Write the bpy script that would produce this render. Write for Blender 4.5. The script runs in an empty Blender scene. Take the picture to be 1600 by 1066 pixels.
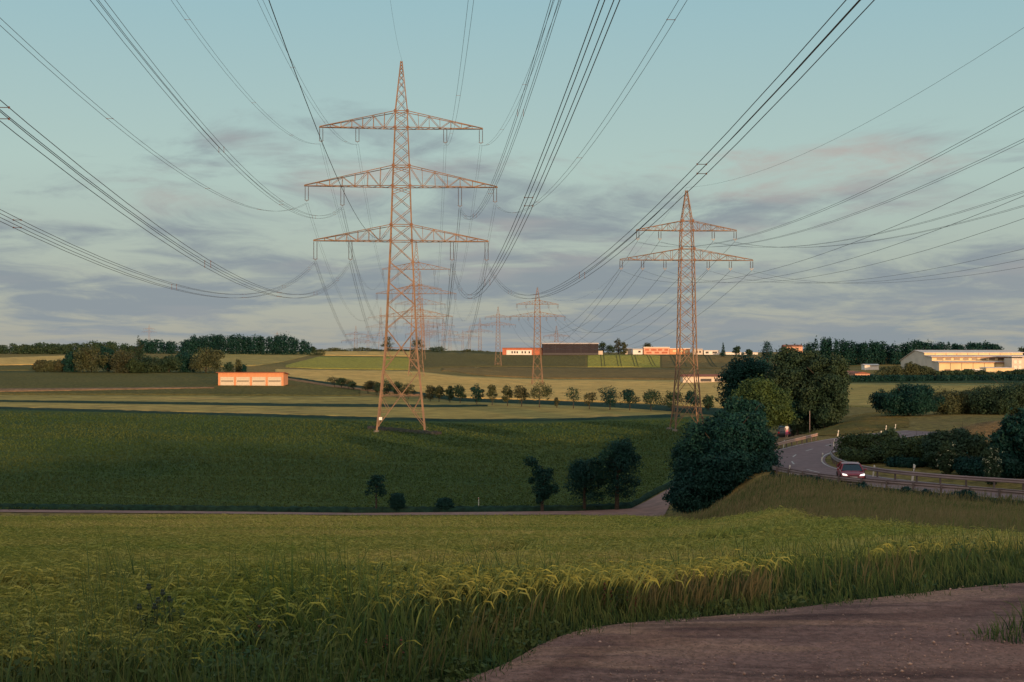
import bpy, bmesh, math, random
import numpy as np
from mathutils import Vector, Matrix

rng = np.random.default_rng(11)
random.seed(11)
SC = bpy.context.scene
COL = SC.collection
F, CX, HY = 2000.0, 800.0, 545.0          # focal length, centre column and eye-level row of the 1600 px photograph
R = math.radians

# ------------------------------------------------------------------ terrain
XS = np.array([-900, 0, 400, 650, 850, 1000, 1080, 1150, 1230, 1350, 1600, 2700], float)
ROWS = [
 (8,    [-2.6]*12),
 (11.5, [-2.62]*12),
 (14,   [-3.0,-3.0,-3.0,-3.0,-3.0,-2.95,-2.9,-2.85,-2.8,-2.7,-2.62,-2.62]),
 (16,   [-3.4,-3.4,-3.4,-3.4,-3.4,-3.35,-3.3,-3.25,-3.2,-3.05,-2.95,-2.9]),
 (20,   [-3.85,-3.85,-3.85,-3.85,-3.85,-3.85,-3.85,-3.8,-3.75,-3.6,-3.55,-3.5]),
 (30,   [-5.1,-5.1,-5.1,-5.1,-5.1,-5.1,-5.0,-4.9,-4.8,-4.7,-4.75,-4.8]),
 (40,   [-6.35,-6.35,-6.35,-6.35,-6.35,-6.35,-6.2,-6.0,-5.85,-5.7,-5.85,-6.0]),
 (50,   [-7.6,-7.6,-7.6,-7.6,-7.6,-7.6,-7.5,-7.2,-6.8,-6.7,-7.0,-7.2]),
 (60,   [-8.85,-8.85,-8.85,-8.85,-8.85,-8.85,-8.7,-8.3,-7.6,-7.6,-8.2,-8.5]),
 (70,   [-10.05,-10.05,-10.05,-10.05,-10.05,-10.0,-9.9,-9.3,-8.3,-8.5,-9.2,-9.5]),
 (80,   [-11.2,-11.2,-11.2,-11.2,-11.2,-11.2,-11.0,-10.1,-9.0,-9.4,-9.95,-10]),
 (90,   [-12.4,-12.4,-12.4,-12.4,-12.4,-12.4,-12.2,-10.9,-9.6,-9.95,-9.95,-10]),
 (100,  [-13.6,-13.6,-13.6,-13.6,-13.6,-13.6,-13.3,-11.5,-9.95,-9.95,-9.95,-10]),
 (107,  [-14.4,-14.4,-14.4,-14.4,-14.4,-14.3,-13.7,-11.8,-9.97,-9.95,-9.95,-10]),
 (115,  [-14.9,-14.9,-14.9,-14.9,-14.9,-14.7,-13.9,-12.0,-10.0,-9.95,-9.95,-10]),
 (130,  [-15.1,-15.1,-15.1,-15.1,-15.1,-15.0,-14.3,-12.4,-10.0,-9.95,-9.95,-10]),
 (160,  [-15.0,-15.0,-15.0,-15.0,-15.0,-14.9,-14.5,-12.9,-11.2,-9.95,-9.95,-10]),
 (200,  [-14.6,-14.6,-14.6,-14.6,-14.6,-14.6,-14.5,-14.0,-13.5,-10.7,-10.2,-10]),
 (262,  [-14.2,-14.2,-14.2,-14.2,-14.3,-14.3,-14.2,-14.0,-13.6,-12.4,-11.4,-11]),
 (300,  [-13.8,-13.9,-14.0,-14.1,-14.2,-14.2,-14.2,-14.0,-13.8,-13.0,-12.2,-12]),
 (337,  [-13.4,-13.5,-13.7,-14.0,-14.3,-14.4,-14.4,-14.2,-13.8,-13.0,-12.4,-12]),
 (400,  [-11.8,-11.8,-11.6,-12.8,-14.0,-14.5,-14.4,-14.0,-13.4,-12.6,-12.2,-12]),
 (550,  [-9.5,-9.5,-9.6,-11.3,-15.1,-15.0,-14.8,-14.2,-13.0,-11.5,-11.0,-11]),
 (700,  [-6,-6,-7.5,-10.5,-14.8,-14.5,-14.0,-13.0,-11.5,-10,-9,-9]),
 (866,  [-3.5,-3.5,-4.8,-6.5,-12.6,-12.6,-12.0,-11.0,-9.0,-7,-6,-6]),
 (1000, [-3,-3,-3.6,-3.6,-5.2,-4.6,-4.6,-4.6,-4.5,-4,-4,-4]),
 (1200, [-2.2,-2.2,-2.2,-2.0,-3.4,-3.6,-3.6,-3.6,-3.0,-2.5,-2.5,-2.5]),
 (1700, [-9]*12), (3000, [-60]*12), (9000, [-320]*12)]
RD = np.log(np.array([r[0] for r in ROWS], float))
RZ = np.array([r[1] for r in ROWS], float)

def pchip(x, y, q):
    """monotone cubic through (x, y[:, k]) at q"""
    h = np.diff(x); dl = (y[1:] - y[:-1]) / h[:, None]
    m = np.zeros_like(y)
    a, b = dl[:-1], dl[1:]
    w1 = (2*h[1:] + h[:-1])[:, None]; w2 = (h[1:] + 2*h[:-1])[:, None]
    with np.errstate(divide='ignore', invalid='ignore'):
        hm = (w1 + w2) / (w1 / a + w2 / b)
    m[1:-1] = np.where(a*b > 0, hm, 0)
    m[0], m[-1] = dl[0], dl[-1]
    i = np.clip(np.searchsorted(x, q) - 1, 0, len(x) - 2)
    t = ((q - x[i]) / h[i])[:, None]; hh = h[i][:, None]
    t = np.clip(t, 0, 1)
    return ((1+2*t)*(1-t)**2*y[i] + t*(1-t)**2*hh*m[i] + t*t*(3-2*t)*y[i+1] + t*t*(t-1)*hh*m[i+1])

LD = np.linspace(RD[0], RD[-1], 700)
UX = np.linspace(XS[0], XS[-1], 361)
TAB = pchip(XS, pchip(RD, RZ, LD).T.copy(), UX).T          # [log d, column]

ROADC = np.array([(64,46),(52,62),(43.3,74.2),(35.2,86.3),(30.6,91.5),(27,96.3),(24.9,102),(24.2,108),(24.9,114),(26.8,120.6),
                  (29.8,127),(33.6,133.8),(38.3,141),(44,148),(50,154)], float)
ROADZ = -9.95

def catmull(P, n):
    P = np.asarray(P, float); Q = np.vstack([2*P[0]-P[1], P, 2*P[-1]-P[-2]]); out = []
    for i in range(1, len(Q)-2):
        for t in np.linspace(0, 1, n, endpoint=False):
            p0, p1, p2, p3 = Q[i-1:i+3]
            out.append(.5*((2*p1)+(-p0+p2)*t+(2*p0-5*p1+4*p2-p3)*t*t+(-p0+3*p1-3*p2+p3)*t**3))
    out.append(Q[-2]); return np.array(out)
ROADP = catmull(ROADC, 8)

def smooth(a, b, x):
    t = np.clip((x-a)/(b-a), 0, 1); return t*t*(3-2*t)

def terr(X, Y):
    X = np.asarray(X, float); Y = np.asarray(Y, float)
    sh = np.broadcast(X, Y).shape
    X = np.broadcast_to(X, sh).ravel(); Y = np.broadcast_to(Y, sh).ravel()
    Yc = np.maximum(Y, 8.0)
    ld = np.clip((np.log(Yc)-LD[0])/(LD[1]-LD[0]), 0, len(LD)-1.001)
    ux = np.clip((CX+F*X/Yc-UX[0])/(UX[1]-UX[0]), 0, len(UX)-1.001)
    i = ld.astype(int); j = ux.astype(int); a = ld-i; b = ux-j
    z = (TAB[i,j]*(1-a)*(1-b)+TAB[i+1,j]*a*(1-b)+TAB[i,j+1]*(1-a)*b+TAB[i+1,j+1]*a*b)
    z = z + 0.05*smooth(30, 90, Y)*(np.sin(X*.21+Y*.13)+np.sin(X*.09-Y*.17+2))
    # level bed of the country road
    near = (Y > 40) & (Y < 200) & (X > 5) & (X < 110)
    if near.any():
        q = np.stack([X[near], Y[near]], 1)
        dm = np.full(len(q), 1e9)
        for k in range(0, len(ROADP)-1):
            p, e = ROADP[k], ROADP[k+1]-ROADP[k]
            t = np.clip(((q-p)@e)/(e@e), 0, 1)
            dd = np.hypot(*(q-p-t[:,None]*e).T); dm = np.minimum(dm, dd)
        wgt = 1-smooth(3.6, 8.0, dm)
        zz = z[near]; z[near] = zz*(1-wgt)+(ROADZ-0.06)*wgt
    # unseen hill behind the camera, height and crest shaped to shade the foreground
    bk = Y < 0
    if bk.any():
        xb, yb = X[bk], Y[bk]
        rise = SHADE_HILL*smooth(-10, -230, yb)
        crest = smooth(-130, -215, yb)
        lump = (1.6*np.sin(xb*.045+1.0)+1.2*np.sin(xb*.11+.6)+0.9*np.sin(xb*.31)*np.sin(yb*.23)+.7*np.sin(xb*.7+yb*.5))
        z[bk] = -2.6+rise+crest*lump
    return z.reshape(sh)

SHADE_HILL = 20.5
SUN_EL, SUN_AZ = 4.5, 24.0          # degrees; azimuth measured from straight behind the camera towards the right

def ray(x, y, off=0.0):
    """where the sight line through photo pixel (x, y) first meets the ground (+off)"""
    x = np.asarray(x, float).ravel(); y = np.asarray(y, float).ravel()
    u = (x-CX)/F; v = (HY-y)/F
    ds = np.exp(np.linspace(math.log(6), math.log(1800), 900))
    lo = np.full(len(x), ds[0]); hi = np.full(len(x), ds[-1]); done = np.zeros(len(x), bool)
    for a, b in zip(ds[:-1], ds[1:]):
        hit = (~done) & (v*b <= terr(u*b, b)+off)
        lo[hit] = a; hi[hit] = b; done |= hit
        if done.all(): break
    for _ in range(24):
        m = .5*(lo+hi); below = v*m <= terr(u*m, m)+off
        hi = np.where(below, m, hi); lo = np.where(below, lo, m)
    d = hi
    return np.stack([u*d, d, terr(u*d, d)], 1)

def at(x, d):
    """world ground point below photo column x at distance d"""
    X = (x-CX)/F*d
    return X, d, float(terr(X, d))

# ------------------------------------------------------------------ object helpers
def np_mesh(name, V, Fc):
    me = bpy.data.meshes.new(name)
    V = np.ascontiguousarray(V, np.float32); Fc = np.ascontiguousarray(Fc, np.int32)
    k = Fc.shape[1]
    me.vertices.add(len(V)); me.vertices.foreach_set('co', V.ravel())
    me.loops.add(Fc.size); me.loops.foreach_set('vertex_index', Fc.ravel())
    me.polygons.add(len(Fc)); me.polygons.foreach_set('loop_start', np.arange(0, Fc.size, k, dtype=np.int32))
    me.update(calc_edges=True); me.validate()
    return me

def link(name, me, mat=None, parent=None, smooth_=False):
    o = bpy.data.objects.new(name, me); COL.objects.link(o)
    if mat is not None and me is not None and not me.materials: me.materials.append(mat)
    if parent is not None: o.parent = parent
    if smooth_: me.polygons.foreach_set('use_smooth', np.ones(len(me.polygons), bool))
    return o

def tag(o, label, cat=None, group=None, kind=None):
    if label: o['label'] = label
    if cat: o['category'] = cat
    if group: o['group'] = group
    if kind: o['kind'] = kind
    return o

def thing(name, label, cat, loc=(0,0,0), rz=0.0, group=None):
    o = bpy.data.objects.new(name, None); COL.objects.link(o)
    o.location = loc; o.rotation_euler = (0,0,rz); o.empty_display_size = .5
    return tag(o, label, cat, group)

def copy_tree(o, parent=None):
    c = o.copy(); COL.objects.link(c)
    if parent is not None: c.parent = parent
    for ch in list(o.children): copy_tree(ch, c)
    return c

class MB:
    """collects boxes, prisms, bars and tubes into one mesh"""
    def __init__(s): s.v = []; s.f = []; s.n = 0
    def add(s, V, Fc):
        V = np.asarray(V, float); s.v.append(V)
        for f in Fc: s.f.append([i+s.n for i in f])
        s.n += len(V); return s
    def box(s, x0, x1, y0, y1, z0, z1):
        V = [(x0,y0,z0),(x1,y0,z0),(x1,y1,z0),(x0,y1,z0),(x0,y0,z1),(x1,y0,z1),(x1,y1,z1),(x0,y1,z1)]
        return s.add(V, [(0,3,2,1),(4,5,6,7),(0,1,5,4),(1,2,6,5),(2,3,7,6),(3,0,4,7)])
    def prism(s, poly, axis, a, b):
        """polygon of (p, q) pairs pushed along axis ('x': p=y,q=z; 'y': p=x,q=z; 'z': p=x,q=y)"""
        n = len(poly)
        mk = {'x': lambda p,q,t: (t,p,q), 'y': lambda p,q,t: (p,t,q), 'z': lambda p,q,t: (p,q,t)}[axis]
        V = [mk(p,q,a) for p,q in poly]+[mk(p,q,b) for p,q in poly]
        return s.add(V, [tuple(range(n))[::-1], tuple(range(n, 2*n))]+[(i,(i+1)%n,n+(i+1)%n,n+i) for i in range(n)])
    def bar(s, p, q, t, t2=None):
        p = np.array(p, float); q = np.array(q, float); d = q-p; L = np.linalg.norm(d)
        if L < 1e-6: return s
        d /= L; up = np.array([0,0,1.]) if abs(d[2]) < .95 else np.array([0,1.,0])
        a = np.cross(d, up); a /= np.linalg.norm(a); b = np.cross(d, a); t2 = t2 or t
        V = [p+(a*i+b*j)*t/2 for i,j in ((-1,-1),(1,-1),(1,1),(-1,1))]+[q+(a*i+b*j)*t2/2 for i,j in ((-1,-1),(1,-1),(1,1),(-1,1))]
        return s.add(V, [(3,2,1,0),(4,5,6,7),(0,1,5,4),(1,2,6,5),(2,3,7,6),(3,0,4,7)])
    def tube(s, pts, rad, n=6):
        pts = np.asarray(pts, float); rad = np.broadcast_to(np.asarray(rad, float), (len(pts),))
        tan = np.gradient(pts, axis=0); V = []
        for p, t, r in zip(pts, tan, rad):
            t = t/np.linalg.norm(t); up = np.array([0,0,1.]) if abs(t[2]) < .9 else np.array([1.,0,0])
            a = np.cross(t, up); a /= np.linalg.norm(a); b = np.cross(t, a)
            V += [p+r*(a*math.cos(k*2*math.pi/n)+b*math.sin(k*2*math.pi/n)) for k in range(n)]
        Fc = [(i*n+k, i*n+(k+1)%n, (i+1)*n+(k+1)%n, (i+1)*n+k) for i in range(len(pts)-1) for k in range(n)]
        Fc += [tuple(range(n))[::-1], tuple((len(pts)-1)*n+k for k in range(n))]
        return s.add(V, Fc)
    def lathe(s, prof, n=12, axis='z', c=(0,0,0)):
        V = []
        for r, h in prof:
            for k in range(n):
                a = 2*math.pi*k/n; x, y = r*math.cos(a), r*math.sin(a)
                V.append({'z':(c[0]+x,c[1]+y,c[2]+h),'x':(c[0]+h,c[1]+x,c[2]+y),'y':(c[0]+x,c[1]+h,c[2]+y)}[axis])
        m = len(prof)
        Fc = [(i*n+k, i*n+(k+1)%n, (i+1)*n+(k+1)%n, (i+1)*n+k) for i in range(m-1) for k in range(n)]
        Fc += [tuple(range(n))[::-1], tuple((m-1)*n+k for k in range(n))]
        return s.add(V, Fc)
    def build(s, name, mat, parent=None, smooth_=False):
        me = bpy.data.meshes.new(name)
        me.from_pydata([tuple(v) for v in np.vstack(s.v)], [], s.f); me.update()
        bm = bmesh.new(); bm.from_mesh(me); bmesh.ops.recalc_face_normals(bm, faces=bm.faces); bm.to_mesh(me); bm.free()
        return link(name, me, mat, parent, smooth_)

# ------------------------------------------------------------------ materials
def mat_base(name):
    m = bpy.data.materials.new(name); m.use_nodes = True
    nt = m.node_tree; b = nt.nodes['Principled BSDF']; return m, nt, b

def N(nt, typ, **kw):
    n = nt.nodes.new(typ)
    for k, v in kw.items():
        if k in n.inputs: n.inputs[k].default_value = v
        else: setattr(n, k, v)
    return n

def mixcol(nt, fac, a, b, mode='MIX'):
    n = nt.nodes.new('ShaderNodeMix'); n.data_type = 'RGBA'; n.blend_type = mode
    if isinstance(fac, (int, float)): n.inputs[0].default_value = fac
    else: nt.links.new(fac, n.inputs[0])
    for s, i in ((a, 6), (b, 7)):
        if isinstance(s, (tuple, list)): n.inputs[i].default_value = tuple(s[:3])+(1,)
        else: nt.links.new(s, n.inputs[i])
    return n.outputs[2]

def ramp(nt, fac, lo, hi):
    n = nt.nodes.new('ShaderNodeMapRange'); n.interpolation_type = 'SMOOTHSTEP'
    n.inputs[1].default_value = lo; n.inputs[2].default_value = hi
    nt.links.new(fac, n.inputs[0]); return n.outputs[0]

def noise(nt, vec, scale, detail=3.0, rough=.55):
    n = N(nt, 'ShaderNodeTexNoise'); n.inputs['Scale'].default_value = scale
    n.inputs['Detail'].default_value = detail; n.inputs['Roughness'].default_value = rough
    if vec is not None: nt.links.new(vec, n.inputs['Vector'])
    return n.outputs['Fac']

def objvec(nt, scale=(1,1,1), rot=(0,0,0), kind='Object'):
    tc = N(nt, 'ShaderNodeTexCoord'); mp = N(nt, 'ShaderNodeMapping')
    mp.inputs['Scale'].default_value = scale; mp.inputs['Rotation'].default_value = rot
    nt.links.new(tc.outputs[kind], mp.inputs['Vector']); return mp.outputs['Vector']

def simple(name, col, rough=.6, metal=0.0, var=.25, scale=1.5, col2=None, spec=.3, bump=0.0, vs=(1,1,1)):
    m, nt, b = mat_base(name)
    f = noise(nt, objvec(nt, vs), scale, 5)
    c2 = col2 or tuple(c*(1-var) for c in col)
    nt.links.new(mixcol(nt, ramp(nt, f, .35, .68), col, c2), b.inputs['Base Color'])
    b.inputs['Roughness'].default_value = rough; b.inputs['Metallic'].default_value = metal
    b.inputs['Specular IOR Level'].default_value = spec
    if bump:
        bp = N(nt, 'ShaderNodeBump', Strength=bump, Distance=.05); nt.links.new(f, bp.inputs['Height'])
        nt.links.new(bp.outputs[0], b.inputs['Normal'])
    return m

def field_mat(name, c1, c2, c3=None, big=.02, fine=1.6, rows=None, rowrot=0.0, bump=.9, streak=(1,1,1)):
    """crop seen from afar: broad patches, fine mottling, optional drill rows"""
    m, nt, b = mat_base(name)
    v = objvec(nt, streak)
    n1 = ramp(nt, noise(nt, v, big, 4, .6), .36, .66)
    n2 = noise(nt, v, fine, 6, .7)
    col = mixcol(nt, n1, c1, c2)
    if c3: col = mixcol(nt, ramp(nt, noise(nt, objvec(nt, streak, (0,0,.4)), big*3.1, 3), .52, .72), col, c3)
    dark = mixcol(nt, 1.0, col, (.45,.45,.45), 'MULTIPLY'); lite = mixcol(nt, 1.0, col, (1.45,1.4,1.3), 'MULTIPLY')
    col = mixcol(nt, ramp(nt, n2, .3, .7), dark, lite)
    if rows:
        w = N(nt, 'ShaderNodeTexWave'); w.bands_direction = 'X'; w.inputs['Scale'].default_value = rows
        w.inputs['Distortion'].default_value = .6; w.inputs['Detail'].default_value = 2
        nt.links.new(objvec(nt, (1,1,1), (0,0,rowrot)), w.inputs['Vector'])
        col = mixcol(nt, ramp(nt, w.outputs['Fac'], .0, .35), mixcol(nt, 1.0, col, (.5,.5,.5), 'MULTIPLY'), col)
    nt.links.new(col, b.inputs['Base Color'])
    b.inputs['Roughness'].default_value = .9; b.inputs['Specular IOR Level'].default_value = .1
    bp = N(nt, 'ShaderNodeBump', Strength=1.0, Distance=bump); nt.links.new(n2, bp.inputs['Height'])
    nt.links.new(bp.outputs[0], b.inputs['Normal'])
    return m

def leaf_mat(name, c1, c2, trans=.25, big=.5, lo_=.68, hi_=1.34):
    m, nt, b = mat_base(name)
    g = N(nt, 'ShaderNodeNewGeometry')
    r = g.outputs['Random Per Island']
    n1 = noise(nt, objvec(nt), big, 3)
    col = mixcol(nt, ramp(nt, n1, .35, .65), c1, c2)
    lo = mixcol(nt, 1.0, col, (lo_,lo_*1.08,lo_*1.08), 'MULTIPLY'); hi = mixcol(nt, 1.0, col, (hi_,hi_*.95,hi_*.78), 'MULTIPLY')
    col = mixcol(nt, r, lo, hi)
    nt.links.new(col, b.inputs['Base Color']); b.inputs['Roughness'].default_value = .65
    b.inputs['Specular IOR Level'].default_value = .2
    t = N(nt, 'ShaderNodeBsdfTranslucent'); nt.links.new(col, t.inputs['Color'])
    ms = N(nt, 'ShaderNodeMixShader'); ms.inputs[0].default_value = trans
    out = nt.nodes['Material Output']
    nt.links.new(b.outputs[0], ms.inputs[1]); nt.links.new(t.outputs[0], ms.inputs[2]); nt.links.new(ms.outputs[0], out.inputs['Surface'])
    return m

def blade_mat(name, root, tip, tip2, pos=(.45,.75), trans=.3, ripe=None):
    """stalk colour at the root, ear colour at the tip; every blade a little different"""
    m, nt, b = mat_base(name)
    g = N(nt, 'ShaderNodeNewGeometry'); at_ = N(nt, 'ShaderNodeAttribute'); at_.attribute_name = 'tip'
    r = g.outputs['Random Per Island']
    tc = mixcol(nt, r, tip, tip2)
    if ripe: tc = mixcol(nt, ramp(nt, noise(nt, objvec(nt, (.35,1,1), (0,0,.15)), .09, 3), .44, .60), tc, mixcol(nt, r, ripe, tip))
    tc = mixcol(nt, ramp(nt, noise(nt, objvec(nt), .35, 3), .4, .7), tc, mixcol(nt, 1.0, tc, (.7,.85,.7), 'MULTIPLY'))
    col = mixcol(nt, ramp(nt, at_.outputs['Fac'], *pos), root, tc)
    nt.links.new(col, b.inputs['Base Color']); b.inputs['Roughness'].default_value = .7
    b.inputs['Specular IOR Level'].default_value = .2
    t = N(nt, 'ShaderNodeBsdfTranslucent'); nt.links.new(col, t.inputs['Color'])
    ms = N(nt, 'ShaderNodeMixShader'); ms.inputs[0].default_value = trans
    nt.links.new(b.outputs[0], ms.inputs[1]); nt.links.new(t.outputs[0], ms.inputs[2])
    nt.links.new(ms.outputs[0], nt.nodes['Material Output'].inputs['Surface'])
    return m

def glow_mat(name, col, s):
    m, nt, b = mat_base(name); b.inputs['Base Color'].default_value = (*col,1)
    b.inputs['Emission Color'].default_value = (*col,1); b.inputs['Emission Strength'].default_value = s
    return m

# ------------------------------------------------------------------ light and air
EXPO = 0.0
SUN_E, SUN_COL = 4.2, (1.0, .62, .33)
SKY_S, SKY_TINT = .10, (1.0, 1.0, 1.0)
SKYSEED = 3.0
VEIL_F = .85
WEST = (11.2, 9.4, 8.0)
VEIL = [(4.2,4.2,3.7), (4.6,6.1,5.7), (2.95,5.3,6.2), (2.4,4.2,5.4)]
CLOUD_G, CLOUD_P = (2.5,2.95,3.3), (4.6,4.15,3.85)
# ------------------------------------------------------------------ camera, light, sky
cam = bpy.data.cameras.new('camera'); co = bpy.data.objects.new('camera', cam); COL.objects.link(co)
cam.sensor_width = 36.0; cam.lens = 45.0; cam.clip_start = .1; cam.clip_end = 30000
co.location = (0,0,0); co.rotation_euler = (R(90)+math.atan((HY-533)/F), 0, 0)
SC.camera = co
SC.view_settings.view_transform = 'Standard'; SC.view_settings.look = 'None'
SC.view_settings.gamma = 1.0; SC.view_settings.use_curve_mapping = False
SC.view_settings.exposure = EXPO

tosun = Vector((math.sin(R(SUN_AZ))*math.cos(R(SUN_EL)), -math.cos(R(SUN_AZ))*math.cos(R(SUN_EL)), math.sin(R(SUN_EL))))
sl = bpy.data.lights.new('sun', 'SUN'); sl.energy = SUN_E; sl.angle = R(.53); sl.color = SUN_COL
so = bpy.data.objects.new('sun', sl); COL.objects.link(so)
so.rotation_euler = tosun.to_track_quat('Z', 'Y').to_euler(); so.location = (60,-160,60)

w = bpy.data.worlds.new('World'); SC.world = w; w.use_nodes = True
nt = w.node_tree; bg = nt.nodes['Background']
sky = N(nt, 'ShaderNodeTexSky'); sky.sky_type = 'NISHITA'; sky.sun_disc = False
sky.sun_elevation = R(SUN_EL); sky.sun_rotation = math.atan2(tosun.x, tosun.y)
sky.altitude = 300; sky.air_density = 1.0; sky.dust_density = 1.2; sky.ozone_density = 1.0
tc = N(nt, 'ShaderNodeTexCoord'); sx = N(nt, 'ShaderNodeSeparateXYZ'); nt.links.new(tc.outputs['Generated'], sx.inputs[0])
def M(op, a, b=None):
    n = N(nt, 'ShaderNodeMath'); n.operation = op
    for i, s in enumerate((a, b)):
        if s is None: continue
        if isinstance(s, (int, float)): n.inputs[i].default_value = s
        else: nt.links.new(s, n.inputs[i])
    return n.outputs[0]
zc = M('MAXIMUM', sx.outputs['Z'], 0.0)
den = M('ADD', zc, .10)
cv = N(nt, 'ShaderNodeCombineXYZ')
nt.links.new(M('DIVIDE', sx.outputs['X'], den), cv.inputs[0]); nt.links.new(M('DIVIDE', sx.outputs['Y'], den), cv.inputs[1])
cv.inputs[2].default_value = SKYSEED
def cn(scale, det, rough, off=0.0, st=(1,1,1), dist=0.0):
    mp = N(nt, 'ShaderNodeMapping'); mp.inputs['Location'].default_value = (off, off*1.7, off*.3); mp.inputs['Scale'].default_value = st
    nt.links.new(cv.outputs[0], mp.inputs['Vector'])
    n = N(nt, 'ShaderNodeTexNoise'); n.inputs['Scale'].default_value = scale; n.inputs['Detail'].default_value = det
    n.inputs['Roughness'].default_value = rough; n.inputs['Distortion'].default_value = dist
    nt.links.new(mp.outputs[0], n.inputs['Vector']); return n.outputs['Fac']
n_big = cn(.62, 8, .60, 0.0, (1,.8,1), .5); n_fine = cn(2.3, 8, .62, 5.3, (1,.75,1), .7)
n_col = cn(.8, 4, .5, 11.0)
# cloud cover: broken grey bank low down, thinning upwards, clear overhead
cover = N(nt, 'ShaderNodeValToRGB'); nt.links.new(zc, cover.inputs[0])
e = cover.color_ramp.elements; e[0].position = 0.0; e[0].color = (.70,)*3+(1,); e[1].position = .42; e[1].color = (.0,)*3+(1,)
for p, v in ((.05,.68),(.10,.62),(.14,.56),(.19,.46),(.24,.27)):
    q = e.new(p); q.color = (v,)*3+(1,)
nn = M('ADD', M('MULTIPLY', n_big, .66), M('MULTIPLY', n_fine, .34))
thr = M('SUBTRACT', .80, M('MULTIPLY', cover.outputs[0], .52))
mk = N(nt, 'ShaderNodeMapRange'); mk.interpolation_type = 'SMOOTHSTEP'; nt.links.new(nn, mk.inputs[0])
nt.links.new(M('SUBTRACT', thr, .03), mk.inputs[1]); nt.links.new(M('ADD', thr, .12), mk.inputs[2])
pk = N(nt, 'ShaderNodeMapRange'); pk.interpolation_type = 'SMOOTHSTEP'; nt.links.new(n_col, pk.inputs[0])
pk.inputs[1].default_value = .48; pk.inputs[2].default_value = .66
pinkband = N(nt, 'ShaderNodeValToRGB'); nt.links.new(zc, pinkband.inputs[0])
e = pinkband.color_ramp.elements; e[0].position = .03; e[0].color = (.15,)*3+(1,); e[1].position = .30; e[1].color = (.2,)*3+(1,)
q = e.new(.14); q.color = (1,1,1,1)
tint = mixcol(nt, 1.0, sky.outputs[0], SKY_TINT, 'MULTIPLY')
# veil of thin high cloud that evens the clear part out
veil = N(nt, 'ShaderNodeValToRGB'); nt.links.new(zc, veil.inputs[0])
ve = veil.color_ramp.elements; ve[0].position = 0.0; ve[0].color = (*VEIL[0],1); ve[1].position = .32; ve[1].color = (*VEIL[2],1)
q = ve.new(.14); q.color = (*VEIL[1],1); q = ve.new(.8); q.color = (*VEIL[3],1)
west = ramp(nt, sx.outputs['Y'], .25, -.65)      # the sunset half of the sky is brighter and warmer
base = mixcol(nt, VEIL_F, tint, mixcol(nt, west, veil.outputs[0], WEST))
cl = mixcol(nt, M('MULTIPLY', pk.outputs[0], pinkband.outputs[0]), CLOUD_G, CLOUD_P)
eastc = ramp(nt, sx.outputs['Y'], -.3, .3)
fin = mixcol(nt, M('MULTIPLY', M('MULTIPLY', mk.outputs[0], .9), eastc), base, cl)
nt.links.new(fin, bg.inputs['Color']); bg.inputs['Strength'].default_value = SKY_S

# ------------------------------------------------------------------ ground
m_ground = field_mat('meadow', (.20,.15,.05), (.14,.12,.04), (.23,.16,.06), .012, .8, bump=.5)
def ground_sheet():
    yv = np.exp(np.linspace(math.log(14), math.log(9010), 560))-40+24     # from -2 m outwards
    yv = np.concatenate([np.linspace(-22, yv[0], 6)[:-1], yv])
    uu = np.concatenate([np.linspace(-2.4,-.62,24)[:-1], np.linspace(-.62,.62,240), np.linspace(.62,2.4,24)[1:]])
    Y, U = np.meshgrid(yv, uu, indexing='ij'); X = U*(Y+40)
    Z = terr(X, Y); n, m = X.shape
    V = np.stack([X, Y, Z], -1).reshape(-1, 3); i = np.arange(n*m).reshape(n, m)
    Fc = np.stack([i[:-1,:-1], i[:-1,1:], i[1:,1:], i[1:,:-1]], -1).reshape(-1, 4)
    xb = np.linspace(-420, 620, 380); yb = np.linspace(-420, -22, 110)
    Yb, Xb = np.meshgrid(yb, xb, indexing='ij'); Vb = np.stack([Xb, Yb, terr(Xb, Yb)], -1).reshape(-1, 3)
    k = np.arange(Xb.size).reshape(Xb.shape)+len(V)
    Fb = np.stack([k[:-1,:-1], k[:-1,1:], k[1:,1:], k[1:,:-1]], -1).reshape(-1, 4)
    return np_mesh('ground', np.vstack([V, Vb]), np.vstack([Fc, Fb]))
g = link('ground', ground_sheet(), m_ground, None, True); tag(g, 'rolling farmland with grassy slopes and a shallow valley', kind='structure')

def lin(pts, x):
    p = np.array(pts, float); return np.interp(x, p[:,0], p[:,1])

def field(name, label, mat, top, bot, x0, x1, nx=90, ny=14, off=.12, kind='structure', skirt=True):
    """a patch of land bounded by a far and a near edge, laid on the slope as a low sheet with a rim"""
    xs = np.linspace(x0, x1, nx); t = np.linspace(0, 1, ny)
    yt, yb = lin(top, xs), lin(bot, xs)
    px = np.repeat(xs[:,None], ny, 1); py = yt[:,None]*(1-t)+yb[:,None]*t
    P = ray(px, py); P[:,2] += off
    i = np.arange(nx*ny).reshape(nx, ny)
    Fc = np.stack([i[:-1,:-1], i[:-1,1:], i[1:,1:], i[1:,:-1]], -1).reshape(-1, 4)
    if skirt:
        rim = np.concatenate([i[:,0], i[-1,1:], i[::-1,-1][1:], i[0,::-1][1:]])
        low = P[rim].copy(); low[:,2] -= off+.35; k = np.arange(len(rim))+len(P)
        Fc = np.vstack([Fc, np.stack([rim[:-1], rim[1:], k[1:], k[:-1]], -1)]); P = np.vstack([P, low])
    o = link(name, np_mesh(name, P, Fc), mat, None, True)
    return tag(o, label, kind=kind)

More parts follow.
